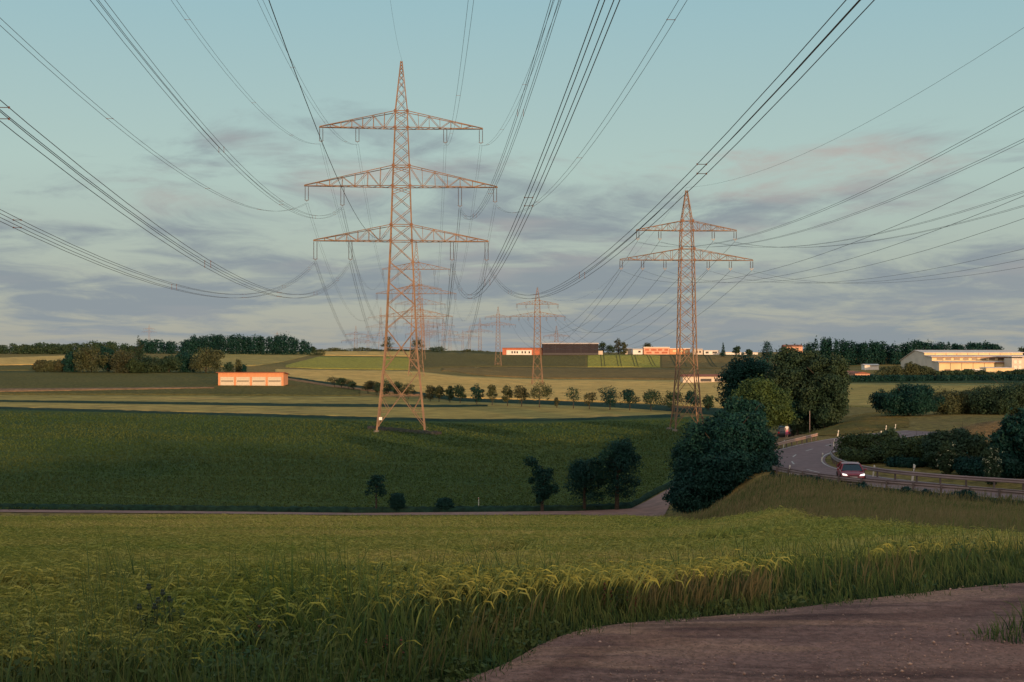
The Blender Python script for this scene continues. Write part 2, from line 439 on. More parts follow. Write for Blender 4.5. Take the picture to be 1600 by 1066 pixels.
mf_dark = field_mat('beet_leaves', (.052,.084,.018), (.070,.098,.022), (.044,.078,.020), .02, 1.6, rows=.55, rowrot=.35, bump=.25)
mf_green = field_mat('young_green_crop', (.105,.102,.032), (.125,.112,.036), None, .02, .9)
mf_light = field_mat('ripening_grain', (.33,.265,.09), (.28,.235,.08), (.36,.27,.10), .02, .7, streak=(.25,1,1))
mf_tan = field_mat('pale_grain', (.55,.375,.13), (.48,.34,.12), None, .01, .5, streak=(.3,1,1))
mf_bright = field_mat('bright_barley', (.32,.29,.06), (.29,.27,.055), None, .015, .6)
mf_brown = field_mat('olive_brown_crop', (.19,.135,.05), (.155,.115,.045), (.21,.145,.055), .012, .5, streak=(.3,1,1))
mf_olive = field_mat('olive_crop', (.125,.108,.038), (.11,.095,.034), None, .012, .6)
mf_soil = field_mat('bare_soil', (.30,.18,.10), (.26,.16,.09), None, .05, .8)
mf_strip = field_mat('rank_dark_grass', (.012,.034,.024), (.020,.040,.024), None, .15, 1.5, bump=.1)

L = field
# far hillside, left to right
L('tan_field', 'tan stubble field below the far left wood', mf_tan, [(-700,559),(0,559),(110,555.5)], [(-700,573),(0,571),(60,570),(110,562)], -700, 110)
L('grey_green_field', 'narrow pale green field left of the bushy grove', mf_green, [(-700,573.5),(0,572),(58,571)], [(-700,579),(0,579),(58,579)], -700, 58, ny=8)
L('hill_meadow', 'light olive field between the left wood and the hedgerow', mf_light, [(300,552),(500,550.5)], [(300,574),(400,572),(440,566),(500,551.5)], 300, 498)
L('ridge_field', 'tan field on the crest behind the big pylon', mf_tan, [(500,548.5),(640,548.8)], [(500,555.5),(640,557)], 502, 640, ny=8)
L('bright_field', 'bright green field on the slope behind the big pylon', mf_bright, [(446,571),(500,557),(640,558.5)], [(446,574),(500,576.5),(640,578)], 446, 640)
L('slope_field', 'long pale field across the foot of the far hill', mf_tan, [(430,577),(500,578),(640,579.5),(720,588),(860,593),(1130,595)],
  [(430,583),(470,596),(520,599),(640,611),(720,622),(860,626),(1000,630),(1130,638)], 430, 1180, nx=140, ny=20)
L('olive_field', 'dark olive field under the far crest', mf_olive, [(640,549.5),(760,550.5),(918,553.5)], [(640,578),(700,574),(780,573),(918,574)], 641, 917)
L('barley_strip', 'yellow green barley plot below the dark hall', mf_bright, [(918,554.5),(1012,554.5),(1030,556)], [(918,574),(1034,574)], 918, 1031)
L('fallow_plot', 'brown plot with wheel tracks beside the barley plot', mf_brown, [(1031,555),(1180,555)], [(1034,575),(1180,577)], 1033, 1180, ny=10)
L('brown_field', 'brownish crop band across the lower far slope', mf_brown, [(700,575),(780,574),(918,575),(1180,578)], [(700,580),(760,588),(860,592),(1180,594)], 690, 1180, ny=10, off=.2)
# left of the valley
L('green_field', 'green field around the four bay garage', mf_green, [(-700,580),(0,580.3),(340,581),(430,583.5),(470,597),(560,606)], [(-700,612),(0,617),(520,619),(565,618)], -700, 563, nx=120)
L('soil_strip', 'thin brown strip of bare soil in the green field', mf_soil, [(-700,604),(0,608),(340,605.5)], [(-700,611),(0,613),(340,607)], -700, 335, ny=5, off=.2)
L('grain_strips', 'two pale grain strips before the dark green field', mf_light,
  [(-700,612.5),(0,617.5),(520,619.5),(620,620),(700,627),(800,631),(900,635),(1050,642)], [(-700,633),(0,637),(520,651),(720,657),(850,656),(1050,649)], -700, 1050, nx=150, ny=18)
L('lane', 'pinkish gravel lane leading past the orchard trees', mf_soil, [(446,591),(520,601.5),(620,613),(760,627)], [(446,593.5),(520,605.5),(600,614),(760,628)], 446, 750, ny=4, off=.22)

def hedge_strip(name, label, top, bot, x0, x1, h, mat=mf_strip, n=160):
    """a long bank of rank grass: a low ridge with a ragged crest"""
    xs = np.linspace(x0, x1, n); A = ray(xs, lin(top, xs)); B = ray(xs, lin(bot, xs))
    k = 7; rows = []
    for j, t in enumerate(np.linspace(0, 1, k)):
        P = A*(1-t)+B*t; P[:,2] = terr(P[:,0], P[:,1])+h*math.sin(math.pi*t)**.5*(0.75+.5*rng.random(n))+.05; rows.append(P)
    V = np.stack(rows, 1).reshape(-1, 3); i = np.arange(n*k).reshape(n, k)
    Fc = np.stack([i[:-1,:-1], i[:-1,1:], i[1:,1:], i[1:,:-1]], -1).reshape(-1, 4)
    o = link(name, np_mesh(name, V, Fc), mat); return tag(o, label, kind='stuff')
L('dark_field', 'broad dark green beet field below the big pylons', mf_dark,
  [(-700,635),(0,640),(300,645.5),(520,655),(720,660),(850,659),(1060,653),(1110,651)],
  [(-700,791),(0,795),(300,797.5),(560,801),(900,797),(985,794),(1030,766),(1072,746),(1110,730)], -700, 1108, nx=200, ny=60, off=.15)
hedge_strip('shaded_bank', 'grass bank below the row of orchard trees, its shade side coloured dark', [(446,589),(520,599.5),(640,612),(720,623),(860,628),(1000,633),(1130,639)],
  [(446,591),(520,603),(640,616.5),(720,628),(860,632.5),(1000,640.5),(1130,650)], 446, 1135, .5)  # dark colour paints in the shade side of this bank
hedge_strip('grass_margin', 'dark grass margin between the two pale grain strips', [(-700,620),(0,626.5),(520,632),(760,634.5)], [(-700,623),(0,629),(520,637),(700,637.5),(760,636)], -700, 762, .35)
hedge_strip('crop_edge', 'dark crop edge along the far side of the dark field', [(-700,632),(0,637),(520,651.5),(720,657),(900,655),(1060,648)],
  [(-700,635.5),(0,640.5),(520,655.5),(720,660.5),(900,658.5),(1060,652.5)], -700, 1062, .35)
hedge_strip('track_verge', 'dark grass verge between the dark field and the valley track', [(-700,788),(0,793),(300,796),(560,799),(900,796),(985,791.5),(1030,764),(1072,745)],
  [(-700,791.5),(0,796.5),(300,799),(560,802),(900,799),(985,795.5),(1034,768),(1076,749)], -700, 1076, .4, n=300)
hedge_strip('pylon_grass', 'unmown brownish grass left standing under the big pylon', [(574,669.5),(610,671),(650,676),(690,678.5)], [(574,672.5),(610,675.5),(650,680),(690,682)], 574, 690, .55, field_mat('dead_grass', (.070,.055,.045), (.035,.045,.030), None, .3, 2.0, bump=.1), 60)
# right side
L('grain_field', 'pale grain field beyond the roadside trees', mf_light, [(1290,599),(1600,601),(1700,601)], [(1290,634),(1400,638),(1700,645)], 1290, 1700)
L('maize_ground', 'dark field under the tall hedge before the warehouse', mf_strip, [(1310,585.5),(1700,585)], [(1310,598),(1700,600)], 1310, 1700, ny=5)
L('lit_verge', 'dry grass verge sloping down to the bend of the road', field_mat('dry_verge', (.22,.15,.035), (.11,.105,.03), (.25,.16,.045), .06, 1.2),
  [(1225,664),(1300,655),(1380,642),(1420,655)], [(1225,678),(1300,682),(1380,672),(1420,668)], 1225, 1420, off=.06, skirt=False)
L('gravel_yard', 'pinkish gravel lay-by where the dark car stands', mf_soil, [(1180,682),(1240,679),(1275,681)], [(1180,700),(1216,694),(1275,682.5)], 1180, 1275, ny=8, off=.07, skirt=False)
def patch(name, label, mat, quad, n=30, off=.07, rise=0.0):
    q = np.array(quad, float); t = np.linspace(0, 1, n); a = q[0]+(q[1]-q[0])*t[:,None]; b = q[3]+(q[2]-q[3])*t[:,None]
    P = a[:,None]*(1-t)[None,:,None]+b[:,None]*t[None,:,None]; Z = terr(P[...,0], P[...,1])+off+rise*(np.sin(np.pi*t)**.7)[None,:]*smooth(0,.35,t)[:,None]
    i = np.arange(n*n).reshape(n, n); Fc = np.stack([i[:-1,:-1], i[1:,:-1], i[1:,1:], i[:-1,1:]], -1).reshape(-1, 4)
    return tag(link(name, np_mesh(name, np.concatenate([P, Z[...,None]], -1).reshape(-1, 3), Fc), mat, None, True), label, kind='structure')
patch('roadside_strip', 'tan grass strip between the receding road and the pale field corner', field_mat('tan_strip', (.24,.155,.07), (.18,.125,.05), None, .08, 1.5), [(41.5,138.5),(72,172),(84,158),(47,131)], rise=1.7)
patch('small_grain_field', 'tan field corner between the right hand bushes', mf_tan, [(46,127),(76,154),(110,140),(60,112)])

m_tram = field_mat('wheel_mark', (.075,.07,.03), (.06,.06,.028), None, .1, 1.0, bump=.2)
for xt, xb_, wpx in ((938,940,.9),(942.5,945,.9),(962,966,.9),(967,971,.9),(986,992,.9),(991,997,.9),(1010,1020,.9),(1014,1025,.9),(1045,1056,1.8),(1050,1062,1.8),(1066,1072,1.2),(1100,1113,1.8),(1105,1119,1.8)):
    Q = ray([xt, xt+wpx, xb_+wpx, xb_], [555.2, 555.2, 573.4, 573.4]); patch('wheel_mark', 'dark wheel mark running down the plots on the far slope', m_tram, Q[:,:2], 12, .26)

# ------------------------------------------------------------------ roads
def ribbon(path, half, z, off0=0.0, closed=None):
    P = np.asarray(path, float); T = np.gradient(P, axis=0); T /= np.linalg.norm(T, axis=1)[:,None]
    Nn = np.stack([-T[:,1], T[:,0]], 1); a = P+Nn*(off0-half); b = P+Nn*(off0+half)
    zz = np.full((len(P),1), z); V = np.vstack([np.hstack([a, zz]), np.hstack([b, zz])]); n = len(P); i = np.arange(n-1)
    return V, np.stack([i, i+1, n+i+1, n+i], 1)
m_asph = simple('worn_asphalt', (.19,.125,.130), .85, 0, .25, 1.2, spec=.2)
V, Fc = ribbon(ROADP, 2.9, ROADZ)
road = link('road', np_mesh('road', V, Fc), m_asph); tag(road, 'asphalt country road bending round the roadside trees', kind='structure')
m_line = simple('road_paint', (.42,.38,.38), .7, 0, .3, 4)
for off in (-2.62, 2.62):
    V, Fc = ribbon(ROADP, .07, ROADZ+.006, off)
    o = link('edge_line', np_mesh('edge_line', V, Fc), m_line); tag(o, 'white edge line painted along the road', kind='structure')
seg = np.concatenate([[0], np.cumsum(np.hypot(*np.diff(ROADP, axis=0).T))])
vs, fs, nv = [], [], 0
for s0 in np.arange(2, seg[-1]-4, 7.5):
    q = np.linspace(s0, s0+2.8, 6); pp = np.stack([np.interp(q, seg, ROADP[:,0]), np.interp(q, seg, ROADP[:,1])], 1)
    V, Fc = ribbon(pp, .07, ROADZ+.006); vs.append(V); fs.append(Fc+nv); nv += len(V)
o = link('centre_line', np_mesh('centre_line', np.vstack(vs), np.vstack(fs)), m_line); tag(o, 'dashed white centre line of the road', kind='structure')

m_track = simple('dusty_gravel', (.28,.17,.145), .95, 0, .3, .9, (.20,.125,.11), .1)
L('valley_track', 'gravel track along the foot of the near slope', m_track, [(-700,792.5),(0,797),(300,799.5),(560,802.5),(900,799.5),(985,795.8),(1010,784),(1040,767),(1076,748)],
  [(-700,798),(0,801),(300,803),(560,806),(900,805),(985,812),(1035,812),(1046,790),(1076,756)], -700, 1076, nx=240, ny=5, off=.06, skirt=False)

# near track: far edge and near edge traced on the level ground at the camera's feet
FAR = np.array([(-1500,2600),(-200,1600),(330,1300),(600,1130),(740,1070),(795,1046),(852,1014),(908,993),(1000,974),(1150,956),(1300,941),(1450,929),(1600,918),(1750,909),(2100,893),(2800,870)], float)
def g2(p): d = 2.6*F/(p[:,1]-HY); return np.stack([(p[:,0]-CX)/F*d, d], 1)
FARW = catmull(g2(FAR), 10)
NEARW = np.array([(-9.0,.2),(-3,.4),(0,.5),(3,.6),(6,.8),(14,1.5),(24,3.0)], float)
NEARW = catmull(NEARW, 14)
def edge_depth(X):     # distance of the grass edge beyond the track for a given sideways position
    k = np.argsort(FARW[:,0]); return np.interp(X, FARW[k,0], FARW[k,1])
def near_depth(X):
    k = np.argsort(NEARW[:,0]); return np.interp(X, NEARW[k,0], NEARW[k,1])
def track_sheet():
    n, m = 180, 60; t = np.linspace(0, 1, n); s = np.linspace(0, 1, m)
    def res(P):
        q = np.concatenate([[0], np.cumsum(np.hypot(*np.diff(P, axis=0).T))]); q /= q[-1]
        return np.stack([np.interp(t, q, P[:,0]), np.interp(t, q, P[:,1])], 1)
    A, B = res(FARW), res(NEARW)
    P = A[:,None]*(1-s)[None,:,None]+B[:,None]*s[None,:,None]
    rut = .03*np.cos(s*2*math.pi*2.0)[None,:]*np.ones((n,1))+.006*rng.standard_normal((n, m))
    Z = terr(P[...,0], P[...,1])+.075+rut*np.minimum(1, 8*np.minimum(s, 1-s))[None,:]
    V = np.concatenate([P, Z[...,None]], -1).reshape(-1, 3); i = np.arange(n*m).reshape(n, m)
    me = np_mesh('dirt_track', V, np.stack([i[:-1,:-1], i[1:,:-1], i[1:,1:], i[:-1,1:]], -1).reshape(-1, 4))
    a = me.attributes.new('across', 'FLOAT', 'POINT'); a.data.foreach_set('value', np.tile(s, n).astype(np.float32)); return me
def track_mat():
    m, nt, b = mat_base('dirt_track')
    v = objvec(nt); n1 = noise(nt, v, .55, 5, .6); n2 = noise(nt, v, 14, 6, .75); n3 = noise(nt, objvec(nt, (.35,1.6,1), (0,0,-.25)), .9, 4)
    col = mixcol(nt, ramp(nt, n1, .35, .65), (.30,.180,.148), (.235,.142,.125))
    col = mixcol(nt, ramp(nt, n3, .50, .64), col, (.37,.225,.165))
    n4 = noise(nt, objvec(nt, (.18,1.5,1), (0,0,-.22)), 1.6, 5, .6)
    col = mixcol(nt, ramp(nt, n4, .48, .64), col, mixcol(nt, 1., col, (.58,.58,.62), 'MULTIPLY'))
    ac = N(nt, 'ShaderNodeAttribute'); ac.attribute_name = 'across'
    wv = N(nt, 'ShaderNodeMath'); wv.operation = 'SINE'
    ad = N(nt, 'ShaderNodeMath'); ad.operation = 'MULTIPLY_ADD'; nt.links.new(ac.outputs['Fac'], ad.inputs[0]); ad.inputs[1].default_value = 44.0
    m8 = N(nt, 'ShaderNodeMath'); m8.operation = 'MULTIPLY'; nt.links.new(n1, m8.inputs[0]); m8.inputs[1].default_value = 9.0; nt.links.new(m8.outputs[0], ad.inputs[2]); nt.links.new(ad.outputs[0], wv.inputs[0])
    col = mixcol(nt, ramp(nt, wv.outputs[0], .25, 1.0), col, mixcol(nt, 1., col, (.76,.72,.72), 'MULTIPLY'))   # packed, darker wheel lanes
    vo = N(nt, 'ShaderNodeTexVoronoi'); vo.inputs['Scale'].default_value = 26; nt.links.new(v, vo.inputs['Vector'])
    st = ramp(nt, vo.outputs['Distance'], .10, .28)
    col = mixcol(nt, st, mixcol(nt, ramp(nt, n2, .45, .6), (.30,.22,.18), (.10,.065,.06)), col)
    col = mixcol(nt, ramp(nt, n2, .3, .75), mixcol(nt, 1., col, (.62,.6,.6), 'MULTIPLY'), mixcol(nt, 1., col, (1.25,1.2,1.2), 'MULTIPLY'))
    nt.links.new(col, b.inputs['Base Color']); b.inputs['Roughness'].default_value = .95; b.inputs['Specular IOR Level'].default_value = .1
    bp = N(nt, 'ShaderNodeBump', Strength=.9, Distance=.04)
    s_ = N(nt, 'ShaderNodeMath'); s_.operation = 'SUBTRACT'; nt.links.new(n2, s_.inputs[0]); nt.links.new(st, s_.inputs[1])
    nt.links.new(s_.outputs[0], bp.inputs['Height']); nt.links.new(bp.outputs[0], b.inputs['Normal'])
    return m
o = link('dirt_track', track_sheet(), track_mat(), None, True); tag(o, 'wide dusty farm track curving past the camera', kind='structure')
# ------------------------------------------------------------------ grass and barley
ISLE = np.array([(3.9,11.35),(5,11.95),(8,12.9),(14,14.2),(14,8.4),(7,10.3),(4.5,11.0)], float)
def inside(poly, X, Y):
    c = np.zeros(len(X), bool); j = len(poly)-1
    for i in range(len(poly)):
        (xi, yi), (xj, yj) = poly[i], poly[j]
        c ^= ((yi > Y) != (yj > Y)) & (X < (xj-xi)*(Y-yi)/(yj-yi+1e-12)+xi); j = i
    return c

def blade_arrays(P, H, W, bend, az, prof, powr=1.0):
    """ribbons that start upright and curl over; prof = width profile from root to tip"""
    n, k = len(P), len(prof)-1
    t = np.linspace(0, 1, k+1)
    th = bend[:,None]*(t[None,:]**powr)
    sg = H[:,None]/k*np.ones((n,k))
    dx = np.concatenate([np.zeros((n,1)), np.cumsum(np.sin(th[:,1:])*sg, 1)], 1)
    dz = np.concatenate([np.zeros((n,1)), np.cumsum(np.cos(th[:,1:])*sg, 1)], 1)
    ca, sa = np.cos(az)[:,None], np.sin(az)[:,None]
    C_ = np.stack([P[:,0:1]+dx*ca, P[:,1:2]+dx*sa, P[:,2:3]+dz], -1)
    ph = rng.uniform(-.9, .9, n); s = np.stack([np.cos(ph), np.sin(ph), np.zeros(n)], 1)[:,None,:]
    # lean the ribbon so that a drooping part still shows its breadth
    lift = np.stack([np.zeros_like(th), np.zeros_like(th), np.sin(th)*.8], -1)
    wd = (s+lift)*(W[:,None]*np.asarray(prof)[None,:]/2)[...,None]
    V = np.stack([C_-wd, C_+wd], 2).reshape(-1, 3)
    b = np.arange(n)[:,None]*(2*(k+1))+np.arange(k)[None,:]*2
    Fc = np.stack([b, b+1, b+3, b+2], -1).reshape(-1, 4)
    tip = np.repeat(np.tile(t, n), 2)
    return V, Fc, tip

def blades_obj(name, label, mat, sets, parent=None, kind='stuff'):
    vs, fs, ts, n = [], [], [], 0
    for V, Fc, tp in sets:
        vs.append(V); fs.append(Fc+n); ts.append(tp); n += len(V)
    me = np_mesh(name, np.vstack(vs), np.vstack(fs))
    a = me.attributes.new('tip', 'FLOAT', 'POINT'); a.data.foreach_set('value', np.concatenate(ts).astype(np.float32))
    o = link(name, me, mat, parent)
    return tag(o, label, kind=kind)

def scatter(n, d0, d1, x0=-90, x1=1690, power=1.0):
    """points spread evenly over the view fan between two distances"""
    px = rng.uniform(x0, x1, n); u = rng.random(n)
    d = (d0**(1-power)+(d1**(1-power)-d0**(1-power))*u)**(1/(1-power)) if abs(power-1) > 1e-6 else d0*(d1/d0)**u
    return (px-CX)/F*d, d, px

def vnoise(X, Y, s, seed=0):
    return (np.sin(X*s+seed)*np.sin(Y*s*1.3+seed*2.1)+.6*np.sin(X*s*2.3+Y*s*1.1+seed*.7)+.4*np.sin(X*s*4.1-Y*s*3.7+seed*1.9))/2

BORD = [(17,2100),(22,1900),(26,1600),(31,1420),(38,1270),(50,1225),(70,1090),(90,1020),(107,985)]
def bord(d): return np.interp(d, [p[0] for p in BORD], [p[1] for p in BORD])
def barley_start(px): return np.interp(px, [-300,0,150,300,450,700,1000,1300,1700,2200], [9.3,9.4,9.8,10.8,11.6,12.3,13.9,16.0,18.5,20])

TROUGH = [ray(np.linspace(a[0][0], a[-1][0], 60), np.interp(np.linspace(a[0][0], a[-1][0], 60), [q[0] for q in a], [q[1] for q in a]), .55) for a in
          ([(360,866),(450,870),(560,873),(700,869),(800,850),(1000,838),(1120,834),(1250,831)], [(-60,909),(60,906),(160,902),(270,893)], [(850,886),(960,874),(1100,866),(1300,858)])]
def trough(X, D):
    best = np.full(X.shape, 1e9)
    for T in TROUGH:
        for k in range(0, len(T)-1):
            p, e = T[k,:2], T[k+1,:2]-T[k,:2]; t = np.clip(((X-p[0])*e[0]+(D-p[1])*e[1])/(e@e), 0, 1)
            best = np.minimum(best, np.hypot(X-p[0]-t*e[0], D-p[1]-t*e[1]))
    return best
# canopy body: a thick mat of stalks under the ears
def barley_sheet():
    d = np.exp(np.linspace(math.log(8.6), math.log(106.3), 230)); px = np.linspace(-320, 2150, 300)
    D, PX = np.meshgrid(d, px, indexing='ij'); X = (PX-CX)/F*D
    st = barley_start(PX)
    ins = smooth(0, 1.2, D-st)*smooth(0, 30, bord(D)-PX)*smooth(0, 1.6, 106.3-D)
    Z = terr(X, D)-.12+ins*(.34+.05*vnoise(X, D, .9, 1)+.06*vnoise(X, D, .25, 4))
    Z -= .30*ins*(1-smooth(.25, .75, trough(X, D)/np.clip(D/26, .8, 1.5)))
    V = np.stack([X, D, Z], -1).reshape(-1, 3); i = np.arange(D.size).reshape(D.shape)
    q = np.stack([i[:-1,:-1], i[:-1,1:], i[1:,1:], i[1:,:-1]], -1).reshape(-1, 4)
    keep = ins.ravel()[q].max(1) > 0
    return np_mesh('barley_field', V, q[keep])
def barley_ground():
    m, nt, b = mat_base('barley_canopy')
    v = objvec(nt); n1 = noise(nt, v, .10, 4, .6); n2 = noise(nt, v, 2.2, 6, .75); n3 = noise(nt, objvec(nt, (.35,1,1), (0,0,.15)), .09, 3)
    col = mixcol(nt, ramp(nt, n1, .38, .64), (.205,.178,.055), (.155,.152,.048))
    col = mixcol(nt, ramp(nt, n3, .44, .60), col, (.33,.225,.085))
    col = mixcol(nt, ramp(nt, n2, .32, .68), mixcol(nt, 1., col, (.45,.5,.5), 'MULTIPLY'), mixcol(nt, 1., col, (1.35,1.3,1.2), 'MULTIPLY'))
    nt.links.new(col, b.inputs['Base Color']); b.inputs['Roughness'].default_value = .95; b.inputs['Specular IOR Level'].default_value = .05
    bp = N(nt, 'ShaderNodeBump', Strength=.9, Distance=.25); nt.links.new(n2, bp.inputs['Height']); nt.links.new(bp.outputs[0], b.inputs['Normal'])
    return m
o = link('barley_field', barley_sheet(), barley_ground(), None, True); tag(o, 'barley field running down the near slope', kind='structure')

m_barley = blade_mat('barley', (.060,.080,.022), (.420,.375,.080), (.215,.235,.066), (.52,.72), ripe=(.48,.36,.13))
def barley():
    sets = []
    for n, d0, d1, wf in ((190000, 8.8, 24, .62), (140000, 24, 52, .9), (90000, 52, 106, 1.6)):
        X, D, px = scatter(n, d0, d1, power=1.15)
        k = (D > barley_start(px)+rng.normal(-.1,.75,n)) & (px < bord(D)+rng.uniform(-14,14,n))
        # lodged hollows where the wind has pressed the crop down
        hole = ((vnoise(X, D, .55, 3) > .62) | (np.abs(D-22.6-.25*X+.8*np.sin(X)) < .45) & (vnoise(X, D, .8, 7) > -.1) | (np.abs(D-31+.18*X) < .8) & (vnoise(X, D, .5, 2) > 0))
        k &= ~(hole & (rng.random(n) < .7)) & ((trough(X, D) > .5*np.clip(D/26, .8, 1.5)*(1+.4*vnoise(X, D, 1.1, 2))) | (rng.random(n) < .05))
        X, D = X[k], D[k]; m = len(X)
        P = np.stack([X, D, terr(X, D)-.02], 1)
        H = rng.normal(.70, .055, m)*(1+.09*vnoise(X, D, .5, 5)); W = rng.uniform(.011, .017, m)*wf
        bend = np.clip(rng.normal(2.2, .42, m)+.3*vnoise(X, D, .35, 8), .9, 2.8)
        az = rng.normal(.35, .38, m)+.35*vnoise(X, D, .3, 6)
        sets.append(blade_arrays(P, H, W, bend, az, [.7,.62,.55,.5,.5,.5,1.1,1.7,1.8,1.3,.4], 4.2))
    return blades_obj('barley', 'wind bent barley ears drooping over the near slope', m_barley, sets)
barley()

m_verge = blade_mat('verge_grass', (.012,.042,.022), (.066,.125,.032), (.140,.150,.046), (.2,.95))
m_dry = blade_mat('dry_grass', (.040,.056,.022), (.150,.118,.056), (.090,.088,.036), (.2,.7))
def verge():
    sets, dry = [], []
    n = 150000; X, D, px = scatter(n, 8.2, 26, power=1.6)
    ed = edge_depth(X)
    rag = .22*vnoise(X, D, 2.2, 9)+.12*vnoise(X, D, 6.0, 2)
    st = barley_start(px)
    k = (D > ed+.05+rag) & (D < st+1.3+.9*vnoise(X, D, 1.1, 3)+rng.exponential(.5, n))
    X, D, ed2 = X[k], D[k], (D-ed)[k]; m = len(X)
    P = np.stack([X, D, terr(X, D)-.03], 1)
    tall = np.clip(.20+.22*ed2, .10, .50)*(1+.35*vnoise(X, D, 1.3, 4))*np.where(rng.random(m) < .16, rng.uniform(1.2, 1.7, m), rng.uniform(.6, 1.05, m))
    H = tall*rng.uniform(.5, 1.2, m); W = rng.uniform(.005, .014, m)
    bend = np.abs(rng.normal(.45, .40, m)); az = rng.uniform(0, 2*math.pi, m)*.5+rng.normal(.3, .6, m)
    sets.append(blade_arrays(P, H, W, bend, az, [1,1,.85,.6,.12], 1.6))
    # island of grass at the fork of the track, right
    q = 22000; Xi = 3.8+10.2*rng.random(q)**1.8; Yi = rng.uniform(8, 14.4, q); k = inside(ISLE, Xi, Yi)
    Xi, Yi = Xi[k], Yi[k]; P = np.stack([Xi, Yi, terr(Xi, Yi)], 1); m = len(Xi)
    grow = np.clip((Xi-3.75)*1.1, .15, 1)
    sets.append(blade_arrays(P, grow*rng.uniform(.16, .42, m), rng.uniform(.006, .012, m), np.abs(rng.normal(.7, .4, m)), rng.uniform(0, 6.28, m), [1,1,.8,.5,.1], 1.5))
    # little tufts scattered on the rim of the track
    q = 2600; Xi = rng.uniform(-2.5, 7, q); off = -np.abs(rng.normal(0, .16, q)); kk = vnoise(Xi, off, 3.1, 5) > .0; Xi, off = Xi[kk], off[kk]
    Yi = edge_depth(Xi)+off; P = np.stack([Xi, Yi, terr(Xi, Yi)+.02], 1); m = len(Xi)
    sets.append(blade_arrays(P, rng.uniform(.04, .16, m), rng.uniform(.005, .010, m), np.abs(rng.normal(.8, .4, m)), rng.uniform(0, 6.28, m), [1,1,.7,.1], 1.4))
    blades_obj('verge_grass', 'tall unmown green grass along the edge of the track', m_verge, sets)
    # flowering grasses: thin stems with pale feathery heads, some in thick sheaves
    n = 5000; X, D, px = scatter(n, 8.5, 24, power=1.5); ed = edge_depth(X); st = barley_start(px)
    k = (D > ed+.25) & (D < st+1.2) & ((vnoise(X, D, .8, 12) > .05) | (rng.random(n) < .06)) & (rng.random(n) < .3); X, D = X[k], D[k]
    for (cx, sp, cnt) in ((1.35,.10,80),(1.85,.12,130),(2.45,.14,140),(-.4,.3,50),(4.0,.3,50)):
        xx = rng.normal(cx, sp, cnt); X = np.concatenate([X, xx]); D = np.concatenate([D, edge_depth(xx)+rng.uniform(.15, .8, cnt)])
    m = len(X); P = np.stack([X, D, terr(X, D)], 1)
    dry.append(blade_arrays(P, rng.uniform(.30, .56, m), rng.uniform(.006, .009, m), np.abs(rng.normal(.5, .3, m)), rng.normal(.4, .9, m), [.6,.5,.5,1.4,1.5,.3], 2.0))
    blades_obj('dry_grass', 'pale flowering grass stems standing in the green verge', m_dry, dry)
verge()

m_bank = blade_mat('bank_grass', (.080,.082,.032), (.250,.180,.095), (.135,.128,.050), (.1,.8))
def bank():
    n = 90000; X, D, px = scatter(n, 22, 101, 960, 1760, power=1.3)
    b = bord(D)
    dm = np.full(len(X), 1e9); q = np.stack([X, D], 1)
    for k in range(len(ROADP)-1):
        p, e = ROADP[k], ROADP[k+1]-ROADP[k]; t = np.clip(((q-p)@e)/(e@e), 0, 1); dm = np.minimum(dm, np.hypot(*(q-p-t[:,None]*e).T))
    k = (px > b-10) & (dm > 3.25) & (D < np.interp(px, [960,1050,1215,1306,1356,1444,1600,1760], [108,109,103.5,93.5,91,88,83,78])+.4)
    X, D = X[k], D[k]; m = len(X)
    P = np.stack([X, D, terr(X, D)-.03], 1)
    rank = 1+.3*vnoise(X, D, .22, 3)
    H = rng.uniform(.35, .75, m)*rank; W = rng.uniform(.012, .024, m)*np.clip(D/50, .7, 1.8)
    s1 = blade_arrays(P, H, W, np.abs(rng.normal(.6, .35, m)), rng.normal(.3, .9, m), [1,.9,.8,.9,.2], 1.7)
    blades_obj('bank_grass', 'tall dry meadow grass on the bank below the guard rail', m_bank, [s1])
    g_ = (vnoise(X, D, .16, 8)+.5*vnoise(X, D, .5, 1) > -.02) | (rng.random(m) < .15) | (D < 34)
    P2 = P[g_]+np.array([.1,.05,0]); q = len(P2)
    s2 = blade_arrays(P2, H[g_]*rng.uniform(.7, 1.05, q), W[g_], np.abs(rng.normal(.7, .4, q)), rng.normal(.3, .9, q), [1,.9,.8,.7,.2], 1.6)
    blades_obj('green_bank_grass', 'patches of rank green grass among the dry grass of the bank', m_verge, [s2])
bank()
m_tuft = leaf_mat('beet_tuft', (.040,.072,.020), (.058,.082,.024), .2, .05, .8, 1.2)
